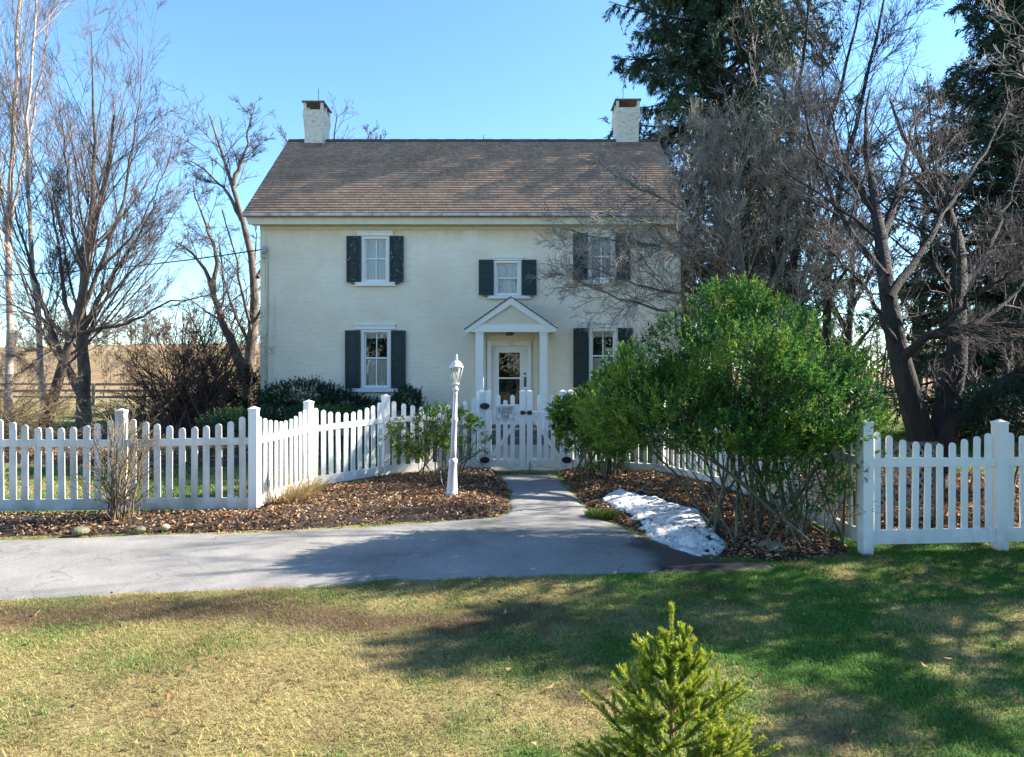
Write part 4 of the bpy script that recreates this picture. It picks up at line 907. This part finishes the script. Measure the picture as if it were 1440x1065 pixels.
# ---------------------------------------------------------------- bare trees
LV = [(18, .2, 1, 32, .50, .30, 10, .05, .5), (11, .1, 1, 32, .42, .42, 7, .07, .3), (6, .1, 1, 33, .5, .6, 5, .09, .25)]
d = 22
bare_tree('birch_tree', 'tall pale barked birch at the far left edge of the yard', [([(14, 615, d), (12, 450, d), (14, 300, d), (20, 150, d), (28, 0, d), (36, -150, d)], .15, .03), ([(13, 380, d), (0, 250, d), (-20, 120, d), (-30, 0, d)], .06, .015), ([(14, 330, d), (35, 220, d), (58, 110, d), (70, 20, d)], .06, .015)],
          LV, M_barkB, M_twigB, 101, 'bare trees left of the house', rmin=.005)
d = 21
bare_tree('birch_tree', 'slimmer pale birch just right of the tall one at the left edge', [([(62, 612, d), (58, 500, d), (47, 400, d), (40, 300, d), (36, 200, d), (45, 60, d), (60, -60, d)], .12, .02), ([(56, 480, d), (75, 430, d), (95, 380, d), (110, 330, d)], .045, .012)],
          LV, M_barkB, M_twigB, 102, 'bare trees left of the house', rmin=.005)
d = 16
bare_tree('leaning_tree', 'bare tree with dark leaning trunk and wide fan of fine branches left of the house',
          [([(55, 622, d), (85, 525, d), (104, 468, d), (118, 400, d), (130, 300, d), (133, 200, d), (130, 90, d), (128, 45, d)], .16, .008),
           ([(108, 455, d), (140, 380, d), (172, 290, d), (188, 200, d), (198, 110, d), (203, 70, d)], .07, .007), ([(118, 400, d), (102, 310, d), (90, 220, d), (82, 120, d)], .055, .007),
           ([(106, 462, d), (160, 410, d), (215, 350, d), (252, 290, d)], .05, .007), ([(104, 468, d), (170, 458, 15.6), (240, 425, 15.4), (300, 415, 15.3)], .06, .01),
           ([(102, 474, d), (60, 450, d), (20, 430, d), (-20, 400, d)], .055, .01), ([(140, 380, d), (190, 330, d), (235, 240, d), (245, 190, d)], .04, .006), ([(100, 478, 15.7), (75, 490, 15.2), (40, 515, 15)], .035, .01)],
          [(15, .15, 1, 34, .55, .30, 10, .045, .45), (11, .1, 1, 32, .42, .42, 7, .06, .25), (6, .1, 1, 33, .5, .6, 5, .08, .2)], mk('brown_bark', (.03, .022, .018), (.15, .105, .08), 7, .9, .9, .02, (1, 1, .4), 8), M_twigB, 103, 'bare trees left of the house', rmin=.0036)
d = 20
bare_tree('shade_tree', 'upright bare tree with thick dark trunk behind the leaning tree', [([(117, 615, d), (118, 520, d), (112, 440, d), (122, 350, d), (150, 250, d), (160, 160, d)], .25, .03), ([(117, 560, d), (85, 500, d), (60, 430, d), (35, 350, d), (20, 290, d)], .14, .02), ([(114, 470, d), (150, 400, d), (190, 340, d), (215, 290, d)], .1, .02), ([(116, 500, d), (90, 420, d), (80, 330, d), (70, 270, d)], .1, .02)],
          LV, bpy.data.materials['brown_bark'], M_twigD, 104, 'bare trees left of the house', rmin=.005)
d = 26
bare_tree('gnarled_tree', 'gnarled twin trunk bare tree close to the left end of the house',
          [([(350, 590, d), (350, 510, d), (357, 440, d), (362, 390, d), (348, 335, d), (328, 260, d), (305, 200, d), (296, 165, d)], .32, .03), ([(348, 530, d), (320, 470, d), (300, 415, d), (290, 380, d), (266, 348, d), (247, 342, d)], .26, .03),
           ([(300, 415, d), (306, 360, d), (292, 320, d), (276, 285, d), (270, 255, d)], .12, .02), ([(328, 260, d), (345, 215, d), (350, 180, d), (355, 160, d)], .1, .02), ([(340, 310, d), (320, 270, d), (290, 240, d), (265, 225, d)], .1, .02), ([(362, 390, d), (385, 350, 26.5), (390, 300, 27)], .1, .02)],
          [(11, .22, 1, 46, .46, .36, 9, .12, .3), (8, .1, 1, 42, .46, .42, 7, .12, .15), (6, .1, 1, 40, .5, .6, 5, .12, .15)], mk('warm_bark', (.06, .043, .034), (.20, .15, .12), 4, .95, 1, .03, (1, 1, .4), 8), M_twigD, 105, 'bare trees left of the house', rmin=.007)
d = 36
bare_tree('distant_tree', 'bare tree behind the house whose top twigs show over the roof beside the left chimney', [([(470, 560, d), (472, 350, d), (470, 250, d), (468, 190, d), (474, 160, d)], .3, .02), ([(472, 300, d), (505, 230, d), (520, 185, d)], .15, .02), ([(472, 300, d), (420, 230, d), (402, 196, d)], .15, .02), ([(475, 280, d), (530, 220, d), (535, 190, d)], .12, .02)],
          [(10, .3, 1, 38, .3, .5, 7, .12, .3), (6, .2, 1, 36, .46, .55, 5, .14, .2), (4, .2, 1, 36, .5, .6, 4, .14, .1)], M_barkD, M_twigD, 106, rmin=.008)
d = 14.3
LI = [(20, .15, 1, 42, .44, .36, 9, .09, .3), (11, .1, 1, 42, .46, .42, 6, .10, .2), (6, .1, 1, 42, .5, .62, 5, .11, .2)]
bare_tree('dogwood_tree', 'broad bare tree with a dense haze of grey twigs across the right house end',
          [([(1085, 660, d), (1080, 560, d), (1068, 480, d), (1050, 420, d), (1035, 330, d), (1040, 230, d), (1060, 150, d)], .16, .012), ([(1072, 500, d), (1020, 455, d), (940, 438, 13.8), (860, 418, 13.5), (815, 396, 13.4)], .08, .008),
           ([(1055, 440, d), (990, 370, 14), (950, 350, 13.8), (880, 342, 13.6), (830, 330, 13.5), (785, 322, 13.5)], .075, .007), ([(1060, 450, d), (990, 415, 14), (900, 405, 13.6), (850, 380, 13.5), (800, 370, 13.5)], .06, .007),
           ([(1045, 390, d), (980, 310, 14), (920, 270, 14), (870, 255, 14), (840, 225, 14)], .07, .007), ([(1040, 370, d), (990, 290, d), (960, 220, d), (935, 185, d)], .07, .007), ([(1060, 440, d), (1110, 350, d), (1140, 270, d), (1150, 190, d)], .08, .01), ([(1036, 320, d), (1000, 240, d), (990, 170, d)], .06, .007), ([(1068, 480, d), (1130, 420, d), (1180, 360, d), (1210, 300, d)], .08, .01), ([(1038, 300, d), (1085, 220, d), (1110, 140, d), (1120, 90, d)], .06, .008), ([(1045, 400, d), (965, 330, 13.3), (900, 310, 13), (840, 300, 13)], .05, .007)],
          LI, mk('grey_bark', (.055, .045, .038), (.20, .17, .14), 8, .95, .8, .02, (1, 1, .4), 8), M_twigG, 107, 'bare trees right of the house', rmin=.0042)
d = 17
bare_tree('shade_tree', 'cluster of tall dark upright trunks behind the grey twigged tree', [([(1088, 620, d), (1085, 400, d), (1095, 300, d), (1112, 200, d), (1132, 60, d), (1140, -40, d)], .19, .02), ([(1112, 620, d), (1108, 420, d), (1122, 330, d), (1152, 230, d), (1190, 100, d), (1210, 0, d)], .19, .02), ([(1168, 620, d), (1160, 420, d), (1172, 300, d), (1200, 180, d), (1232, 60, d), (1250, -40, d)], .16, .02), ([(1060, 620, d), (1055, 420, d), (1040, 320, d), (1010, 240, d)], .12, .02)],
          [(26, .2, 1, 38, .38, .32, 9, .08, .4), (12, .1, 1, 38, .44, .42, 7, .10, .25), (7, .1, 1, 38, .5, .6, 5, .11, .2)], M_barkD, M_twigD, 108, 'bare trees right of the house', rmin=.005)
d = 10
bare_tree('multi_trunk_tree', 'old spreading tree with three thick dark trunks right behind the right fence',
          [([(1308, 690, d), (1310, 622, d), (1272, 545, d), (1252, 460, d), (1246, 380, 10.5), (1232, 300, 11.4), (1216, 215, 12.4), (1222, 130, 13.2)], .24, .02), ([(1312, 660, d), (1318, 610, d), (1338, 560, 10.2), (1346, 470, 10.3), (1352, 400, 10.8), (1344, 310, 11.6), (1305, 240, 12.4), (1268, 190, 13), (1250, 140, 13.5)], .23, .02),
           ([(1314, 660, d), (1325, 610, d), (1380, 560, 9.8), (1440, 520, 9.6), (1530, 490, 9.4)], .22, .06), ([(1262, 510, d), (1292, 482, 9.8), (1330, 462, 9.6), (1400, 455, 9.3), (1480, 462, 9)], .08, .03), ([(1250, 420, 10.2), (1300, 350, 10.9), (1340, 280, 11.8), (1400, 190, 12.8), (1420, 140, 13.2)], .075, .015),
           ([(1246, 390, 10.4), (1190, 320, 11.2), (1150, 230, 12.3), (1125, 130, 13.2)], .07, .015), ([(1350, 420, 10.7), (1400, 330, 11.6), (1440, 220, 12.6)], .07, .02), ([(1240, 340, 11), (1270, 240, 12.2), (1290, 150, 13.2)], .09, .015), ([(1232, 300, 11.4), (1180, 220, 12.4), (1165, 140, 13.2)], .08, .012), ([(1330, 462, 9.6), (1360, 420, 9.4), (1410, 395, 9.2), (1450, 350, 9)], .045, .01), ([(1258, 480, d), (1215, 400, 9.8), (1160, 350, 9.7)], .06, .01)],
          [(13, .22, 1, 44, .40, .30, 9, .11, .3), (9, .1, 1, 42, .46, .40, 7, .11, .2), (6, .1, 1, 42, .5, .6, 5, .12, .15)], M_barkD, mk('pinkish_twig', (.05, .038, .033), (.20, .155, .14), 3, .85, 0), 109, 'bare trees right of the house', rmin=.003, split=1)
bare_tree('roadside_tree', 'bare tree just beyond the right edge whose lowest twigs reach into the photo',
          [([np.array((9.6, 8.9, 0)), np.array((9.5, 8.85, 2)), np.array((9.3, 8.8, 3.6)), np.array((9.0, 8.6, 5.2)), np.array((8.9, 8.5, 7.6))], .17, .02), ([np.array((9.45, 8.8, 2.4)), np.array((8.6, 8.5, 3.3)), np.array((7.6, 8.3, 3.8)), np.array((6.6, 8.2, 3.7))], .08, .008), ([np.array((9.3, 8.8, 3.4)), np.array((8.3, 9.1, 4.6)), np.array((7.5, 9.3, 5.6)), np.array((7.0, 9.4, 6.6))], .09, .01),
           ([np.array((9.45, 8.8, 2.9)), np.array((10.2, 8.0, 4.3)), np.array((10.5, 7.6, 6.2))], .09, .01), ([np.array((9.2, 8.7, 4.2)), np.array((8.3, 8.0, 5.4)), np.array((7.9, 7.6, 6.8))], .07, .01), ([np.array((9.4, 8.8, 3.0)), np.array((9.9, 9.8, 4.6)), np.array((10, 10.2, 6.3))], .08, .01)],
          [(14, .2, 1, 42, .42, .34, 9, .10, .3), (8, .1, 1, 42, .46, .42, 7, .11, .2), (5, .1, 1, 42, .5, .6, 5, .12, .15)], M_barkD, M_twigG, 131, 'bare trees right of the house', rmin=.004)
d = 30
bare_tree('distant_tree', 'far bare tree seen through the trunks at the right of the photo', [([(1290, 580, d), (1288, 450, d), (1300, 300, d), (1310, 200, d)], .3, .03), ([(1290, 450, d), (1240, 380, d), (1210, 300, d)], .15, .02), ([(1292, 430, d), (1340, 360, d), (1370, 300, d)], .15, .02)],
          [(12, .2, 1, 40, .35, .5, 7, .12, .2), (8, .2, 1, 38, .46, .55, 5, .14, .1), (5, .2, 1, 38, .5, .6, 4, .14, .1)], M_barkD, M_twigD, 110, rmin=.009)
for k, (px_c, dd, lab) in enumerate(((1190, 34, 'far dark bare tree right of the upright trunks, above the bush'), (1370, 38, 'far bare tree seen low between the two right hand trunks'), (1110, 42, 'far bare tree straight behind the grey twigged tree'))):
    bare_tree('distant_tree', lab, [([(px_c, 585, dd), (px_c+5, 450, dd), (px_c+12, 320, dd), (px_c+18, 220, dd)], .3, .03), ([(px_c+2, 470, dd), (px_c-45, 380, dd), (px_c-70, 300, dd)], .16, .02), ([(px_c+4, 440, dd), (px_c+50, 360, dd), (px_c+75, 290, dd)], .16, .02), ([(px_c+3, 500, dd), (px_c+60, 430, dd), (px_c+95, 400, dd)], .13, .02), ([(px_c+3, 500, dd), (px_c-60, 440, dd), (px_c-90, 410, dd)], .13, .02)],
              [(12, .15, 1, 42, .42, .4, 8, .1, .2), (9, .1, 1, 40, .46, .45, 6, .12, .15), (5, .1, 1, 40, .5, .6, 4, .12, .1)], M_barkD, M_twigD, 111+k, rmin=.010)
# ---------------------------------------------------------------- conifers
def conifer(name, label, base, H, Rm, nb, seed, pal, z0=.6, droop=-.5, ll=.16, lw=.03, ntw=16, nnd=14, power=.75, lift=.25, hang=.5, tw_len=.55, cat='tree', group=None, rt=.2, mat=M_needle):
    rng = np.random.default_rng(seed); t = thing(name, (base[0], base[1], 0), label, cat, group)
    zt = np.linspace(0, H, 14); tr = np.stack([base[0]+0*zt, base[1]+0*zt, zt], 1)[None]; tr[0, 1:, :2] += rng.normal(size=(13, 2))*.02*H/10
    parts = [tubes(tr, (rt*(1-zt/H*.95))[None], 9)]
    z = z0+(H-z0)*(np.arange(nb)+rng.random(nb))/nb; a = np.arange(nb)*2.399+rng.normal(size=nb)*.35
    Lb = Rm*np.maximum(1-(z-z0)/(H-z0), .02)**power*rng.uniform(.6, 1.12, nb)+.12
    bx = np.interp(z, zt, tr[0, :, 0]); by = np.interp(z, zt, tr[0, :, 1]); f = (z-z0)/(H-z0)
    dr = np.stack([np.cos(a), np.sin(a), lift+f*.8], 1)
    m = 8; pts = np.empty((nb, m, 3)); pts[:, 0] = np.stack([bx, by, z], 1); dd = nrm(dr)
    for i in range(1, m):
        tz = droop*(1-f)*(1 if i < 5 else -.5)
        dd = nrm(dd+rng.normal(size=(nb, 3))*.05+np.stack([0*a, 0*a, tz/(m-1)*1.6], 1)); pts[:, i] = pts[:, i-1]+dd*(Lb/(m-1))[:, None]
    rb = np.clip(.018*Lb, .006, .07)[:, None]*(1-np.linspace(0, .85, m))[None]; parts.append(tubes(pts, rb, 5))
    V, Q = join(parts); npmesh('trunk', V, None, Q, M_barkD, t, smooth=True)
    tp, trd = kids(pts, rb, ntw, .12, 1, 55, .3, .5, 5, .1, (0, 0, -hang), rng, .004, .12, tw_len)
    allp = np.concatenate([tp.reshape(-1, 5, 3), pts[:, 3:8]], 0); n = len(allp)
    tt = rng.random((n, nnd))*3.999; i0 = tt.astype(int); fr = (tt-i0)[..., None]; ii = np.arange(n)[:, None]
    A, B = allp[ii, i0], allp[ii, i0+1]; pos = (A*(1-fr)+B*fr).reshape(-1, 3); T = nrm((B-A).reshape(-1, 3))
    rad = rng.normal(size=T.shape); rad = nrm(rad-T*(rad*T).sum(1)[:, None]); d = T*.9+rad*.7+np.array([0, 0, -.25*hang])
    N = len(pos); V, Tt = leaves(pos, d, ll*rng.uniform(.6, 1.3, N), lw*rng.uniform(.7, 1.3, N), rng, .1)
    pal = np.array(pal); br = fbm(pos[:, 0]*.8+pos[:, 1], pos[:, 2], .9, seed % 30); m_ = np.clip((br-.3)/.4+rng.normal(size=N)*.25, 0, .999)*(len(pal)-1)
    k0 = m_.astype(int); c = lerp(pal[k0], pal[np.minimum(k0+1, len(pal)-1)], (m_-k0)[:, None])*rng.uniform(.7, 1.35, N)[:, None]
    Vw, Qw = tubes(tp, trd, 3); npmesh('twigs', Vw, None, Qw, M_twigD, t)
    npmesh('crown', V, Tt, None, mat, t, np.repeat(c, 4, 0)); return t
PAL_SP = [(.020, .046, .034), (.034, .074, .046), (.06, .108, .054), (.11, .15, .052)]
conifer('spruce_tree', 'huge dark spruce with drooping branches towering behind the right chimney', (7.4, 24.1), 25, 5.1, 300, 121, PAL_SP, 3.2, -.65, .19, .032, 36, 38, .5, .12, 1.3, 1.0, rt=.38)
conifer('hemlock_tree', 'tall dark evergreen at the right edge behind the multi trunk tree', (13.3, 17.0), 13.5, 4.4, 320, 122, PAL_SP[:3]+[(.03, .05, .03)], .3, -.45, .15, .028, 34, 30, .45, .10, .7, .9, rt=.28)
conifer('fir_tree', 'evergreen standing just outside the right edge of the lawn', (7.7, 6.35), 5.0, 1.95, 84, 123, PAL_SP, .6, -.3, .16, .035, 15, 10, .45, .1, .4, .6, rt=.12)
conifer('fir_tree', 'thin evergreen just outside the right edge nearer the viewer', (8.6, 5.0), 4.6, 1.1, 42, 124, PAL_SP, .6, -.3, .14, .03, 13, 8, .45, .1, .4, .6, rt=.1)
# young spruce in the foreground
def young_spruce(base, H, seed):
    rng = np.random.default_rng(seed); t = thing('young_spruce', (base[0], base[1], 0), 'small bright yellow green spruce sapling in the foreground lawn', 'tree')
    zt = np.linspace(0, H-.12, 8); tr = np.stack([base[0]+.006*np.sin(zt*9), base[1]+0*zt, zt], 1)[None]
    shoots = []; ax_r = []
    whorls = [(.05, .38, 9, .35), (.12, .37, 9, .45), (.19, .36, 8, .5), (.27, .33, 8, .6), (.35, .29, 7, .7), (.43, .245, 6, .85), (.515, .195, 6, 1.0), (.60, .145, 5, 1.5)]
    P0, D0, L0 = [], [], []
    for z, L, n, el0 in whorls:
        a0 = rng.random()*6.28
        for i in range(n):
            a = a0+i*2*math.pi/n+rng.normal()*.2; P0.append((base[0], base[1], z*H/.86+rng.normal()*.012)); el = el0+rng.normal()*.12
            D0.append((math.cos(a), math.sin(a), el)); L0.append(L*rng.uniform(.8, 1.3)*H/.86)
    P0, D0, L0 = map(np.array, (P0, D0, L0)); n = len(P0)
    bp, br = extend(P0, D0, L0, np.full(n, .005), np.full(n, .003), 7, .05, (0, 0, .25), rng)
    k1, r1 = kids(bp, br, 5, .25, .72, 40, .48, .7, 5, .02, (0, 0, .3), rng, .0025, .07, .16)
    V, Q = join([tubes(tr, np.linspace(.014, .006, 8)[None], 8), tubes(bp, br, 5), tubes(k1, r1, 4)])
    npmesh('trunk', V, None, Q, mk('spruce_shoot_bark', (.14, .085, .04), (.34, .22, .10), 20, .8, .3, .003), t, smooth=True)
    lead = np.stack([np.full(6, base[0]), np.full(6, base[1]), np.linspace(H-.27, H, 6)], 1)[None]
    VV, TT, CC, o = [], [], [], 0
    for arr, nn, cl in ((bp[:, 1:], 430, 1), (k1, 190, 1), (lead, 700, 1.25)):
        m = arr.shape[1]; N = len(arr); tt = rng.random((N, nn))*(m-1.001); i0 = tt.astype(int); fr = (tt-i0)[..., None]; ii = np.arange(N)[:, None]
        A, B = arr[ii, i0], arr[ii, i0+1]; pos = (A*(1-fr)+B*fr).reshape(-1, 3); T = nrm((B-A).reshape(-1, 3))
        rad = rng.normal(size=T.shape); rad = nrm(rad-T*(rad*T).sum(1)[:, None]+np.array([0, 0, .35])); d = T*1.0+rad; K = len(pos)
        v, f = leaves(pos, d, .021*rng.uniform(.75, 1.25, K), .0033, rng, .2); VV.append(v); TT.append(f+o); o += len(v)
        e = (tt/(m-1)).reshape(-1, 1); c = lerp((.10, .22, .025), (.54, .55, .06), np.clip(e*.8+rng.normal(size=(K, 1))*.2-.05, 0, 1))*rng.uniform(.7, 1.3, (K, 1)); CC.append(np.repeat(c, 4, 0))
    npmesh('needles', np.concatenate(VV), np.concatenate(TT), None, vcol('spruce_needle', .5, .25, .35), t, np.concatenate(CC))
young_spruce((.655, 2.8), .87, 131)
# ---------------------------------------------------------------- beyond
ff = thing('rail_fence', (-20, 32, 0), 'weathered post and rail fence along the far field at the left', 'fence')
M_wood = mk('grey_wood', (.10, .08, .06), (.24, .20, .16), 6, .9, .4, .01, (.3, 1, 1))
rg = np.random.default_rng(8)
xs = np.arange(-34, -8, 2.4)
for x in xs: MB().box(x-.07, x+.07, 31.93, 32.07, -.1, 1.08+rg.normal()*.03, .02).build('post', M_wood, ff)
for x in xs[:-1]:
    for z in (.35, .65, .95): MB().box(x+.071, x+2.329, 31.98+rg.normal()*.004, 32.02, z+rg.normal()*.015, z+.1).build('rail', M_wood, ff)
# lattice panel beyond the right fence
lt = thing('lattice_panel', (4.55, 8.0, 0), 'grey diamond lattice panel standing behind the right picket fence', 'lattice')
la = MB(); x0, x1, z0, z1 = 4.22, 4.95, .08, .92
for k in range(-12, 14):
    for s in (1, -1):
        c = x0+k*.13; pts = []
        for z in (z0, z1): pts.append((c+(z-z0)*s if s > 0 else c+(z1-z0)-(z-z0), z))
        (a, za), (b, zb_) = pts
        if b == a: continue
        lo, hi = max(min(a, b), x0), min(max(a, b), x1)
        if hi-lo < .05: continue
        f = lambda x: za+(x-a)/(b-a)*(zb_-za); h = .018
        la.prism([(lo, 8.0+s*.0065, f(lo)-h), (hi, 8.0+s*.0065, f(hi)-h), (hi, 8.0+s*.0065, f(hi)+h), (lo, 8.0+s*.0065, f(lo)+h)], (0, -.005, 0), (0, .005, 0))
la.build('slats', mk('grey_lattice', (.22, .21, .19), (.36, .35, .32), 8, .8), lt)
MB().box(x0-.04, x0-.001, 7.975, 8.025, -.05, z1+.04).box(x1+.001, x1+.04, 7.975, 8.025, -.05, z1+.04).box(x0, x1, 7.98, 8.02, z1+.001, z1+.04).box(x0, x1, 7.98, 8.02, z0-.04, z0-.001).build('frame', M_wood, lt)
# far woods: hedgerow on the hill and the wood behind the viewer that the windows mirror
def woods(name, label, spots, seed, mat, H, nk=(16, 8, 6), rm=None):
    rng = np.random.default_rng(seed); n = len(spots); b = np.array(spots); hgt = H*rng.uniform(.7, 1.2, n)
    S, SR = extend(b, np.tile([0, 0, 1.], (n, 1))+rng.normal(size=(n, 3))*.08, hgt, hgt*.018, hgt*.003, 8, .06, (0, 0, .2), rng)
    parts = [tubes(S, SR, 5)]; c, r = S, SR
    for i, k in enumerate(nk):
        c, r = kids(c, r, k, .15 if i == 0 else .2, 1, 42, .38 if i == 0 else .5, .5, 5, .12, (0, 0, .2), rng, rm or .01*H/10); parts.append(tubes(c, r, 3))
    V, Q = join(parts); return tag(npmesh(name, V, None, Q, mat), label, 'trees', kind='stuff')
rg = np.random.default_rng(77); n = 60
sx, sy = rg.uniform(-130, -25, 110), rg.uniform(138, 160, 110)
woods('far_hedgerow', 'brown leafless hedgerow trees along the top of the far field at the left', np.stack([sx, sy, hill(sx, sy)-.2], 1), 141, mk('far_twig', (.10, .075, .06), (.2, .155, .13), 1, .9, 0), 7.5, (16, 8), .05)
sx, sy = rg.uniform(-60, -13, 130), rg.uniform(35, 75, 130)
woods('field_brush', 'tan leafless brush scattered over the far field at the left', np.stack([sx, sy, hill(sx, sy)-.1], 1), 147, mk('brush_twig', (.11, .08, .055), (.26, .19, .13), 1, .9, 0), 2.6, (12, 6, 4), .012)
sx, sy = rg.uniform(16, 62, 110), rg.uniform(42, 62, 110)
woods('near_hedgerow', 'brown leafless hedgerow beyond the lawn at the right', np.stack([sx, sy, hill(sx, sy)-.2], 1), 143, bpy.data.materials['far_twig'], 5.5, (14, 7, 5), .012)
E = [(np.array([x, -17-abs(x)*.15, 2.2]), np.array([3.2, 2.5, 3.4])) for x in np.arange(-24, 25, 4.0)]
rng = np.random.default_rng(145); p, u = sample_crown(E, 26000, rng, .3, 0); Vt, Tt = leaves(p, u+rng.normal(size=u.shape)*.6, .4, .2, rng)
tag(npmesh('roadside_thicket', Vt, Tt, None, M_needle, None, np.repeat(np.array(PAL_SP)[rng.integers(0, 3, len(p))], 4, 0)), 'dark evergreen thicket across the road mirrored in the window panes', 'bushes', kind='stuff')
sx = rg.uniform(-22, 22, 26); sy = rg.uniform(-26, -12, 26)
woods('roadside_wood', 'bare wood across the road mirrored in the window panes', np.stack([sx, sy, 0*sx], 1), 142, M_twigD, 10, (14, 7, 4))
# ---------------------------------------------------------------- light, sky, camera
wd = bpy.data.worlds.new('World'); sc.world = wd; wd.use_nodes = True; nt = wd.node_tree
sky = nt.nodes.new('ShaderNodeTexSky'); sky.sky_type = 'NISHITA'; sky.sun_disc = False
sky.sun_elevation = SUN_E; sky.sun_rotation = R(90)-SUN_A; sky.air_density = 1.0; sky.dust_density = .1; sky.ozone_density = 3.5
bg = nt.nodes['Background']; nt.links.new(mixc(nt, 1.0, sky.outputs[0], (.76, .93, 1.0), 'MULTIPLY'), bg.inputs[0]); bg.inputs[1].default_value = .10
su = bpy.data.lights.new('sun', 'SUN'); su.energy = 5.0; su.angle = R(.5); su.color = (1, .93, .82)
so_ = bpy.data.objects.new('sun', su); COL.objects.link(so_); so_.location = (20, 5, 14)
dv = Vector((math.cos(SUN_E)*math.cos(SUN_A), math.cos(SUN_E)*math.sin(SUN_A), math.sin(SUN_E)))
so_.rotation_euler = dv.to_track_quat('Z', 'Y').to_euler()
cam = bpy.data.cameras.new('camera'); co = bpy.data.objects.new('camera', cam); COL.objects.link(co)
co.location = (0, 0, HC); co.rotation_euler = (R(90), 0, 0); cam.sensor_width = 36; cam.lens = 24; cam.shift_y = -17.5/1440; cam.clip_end = 3000
sc.camera = co
vs_ = sc.view_settings; vs_.view_transform = 'Standard'; vs_.look = 'None'; vs_.gamma = 1; vs_.exposure = 1.9; sc.display_settings.display_device = 'sRGB'
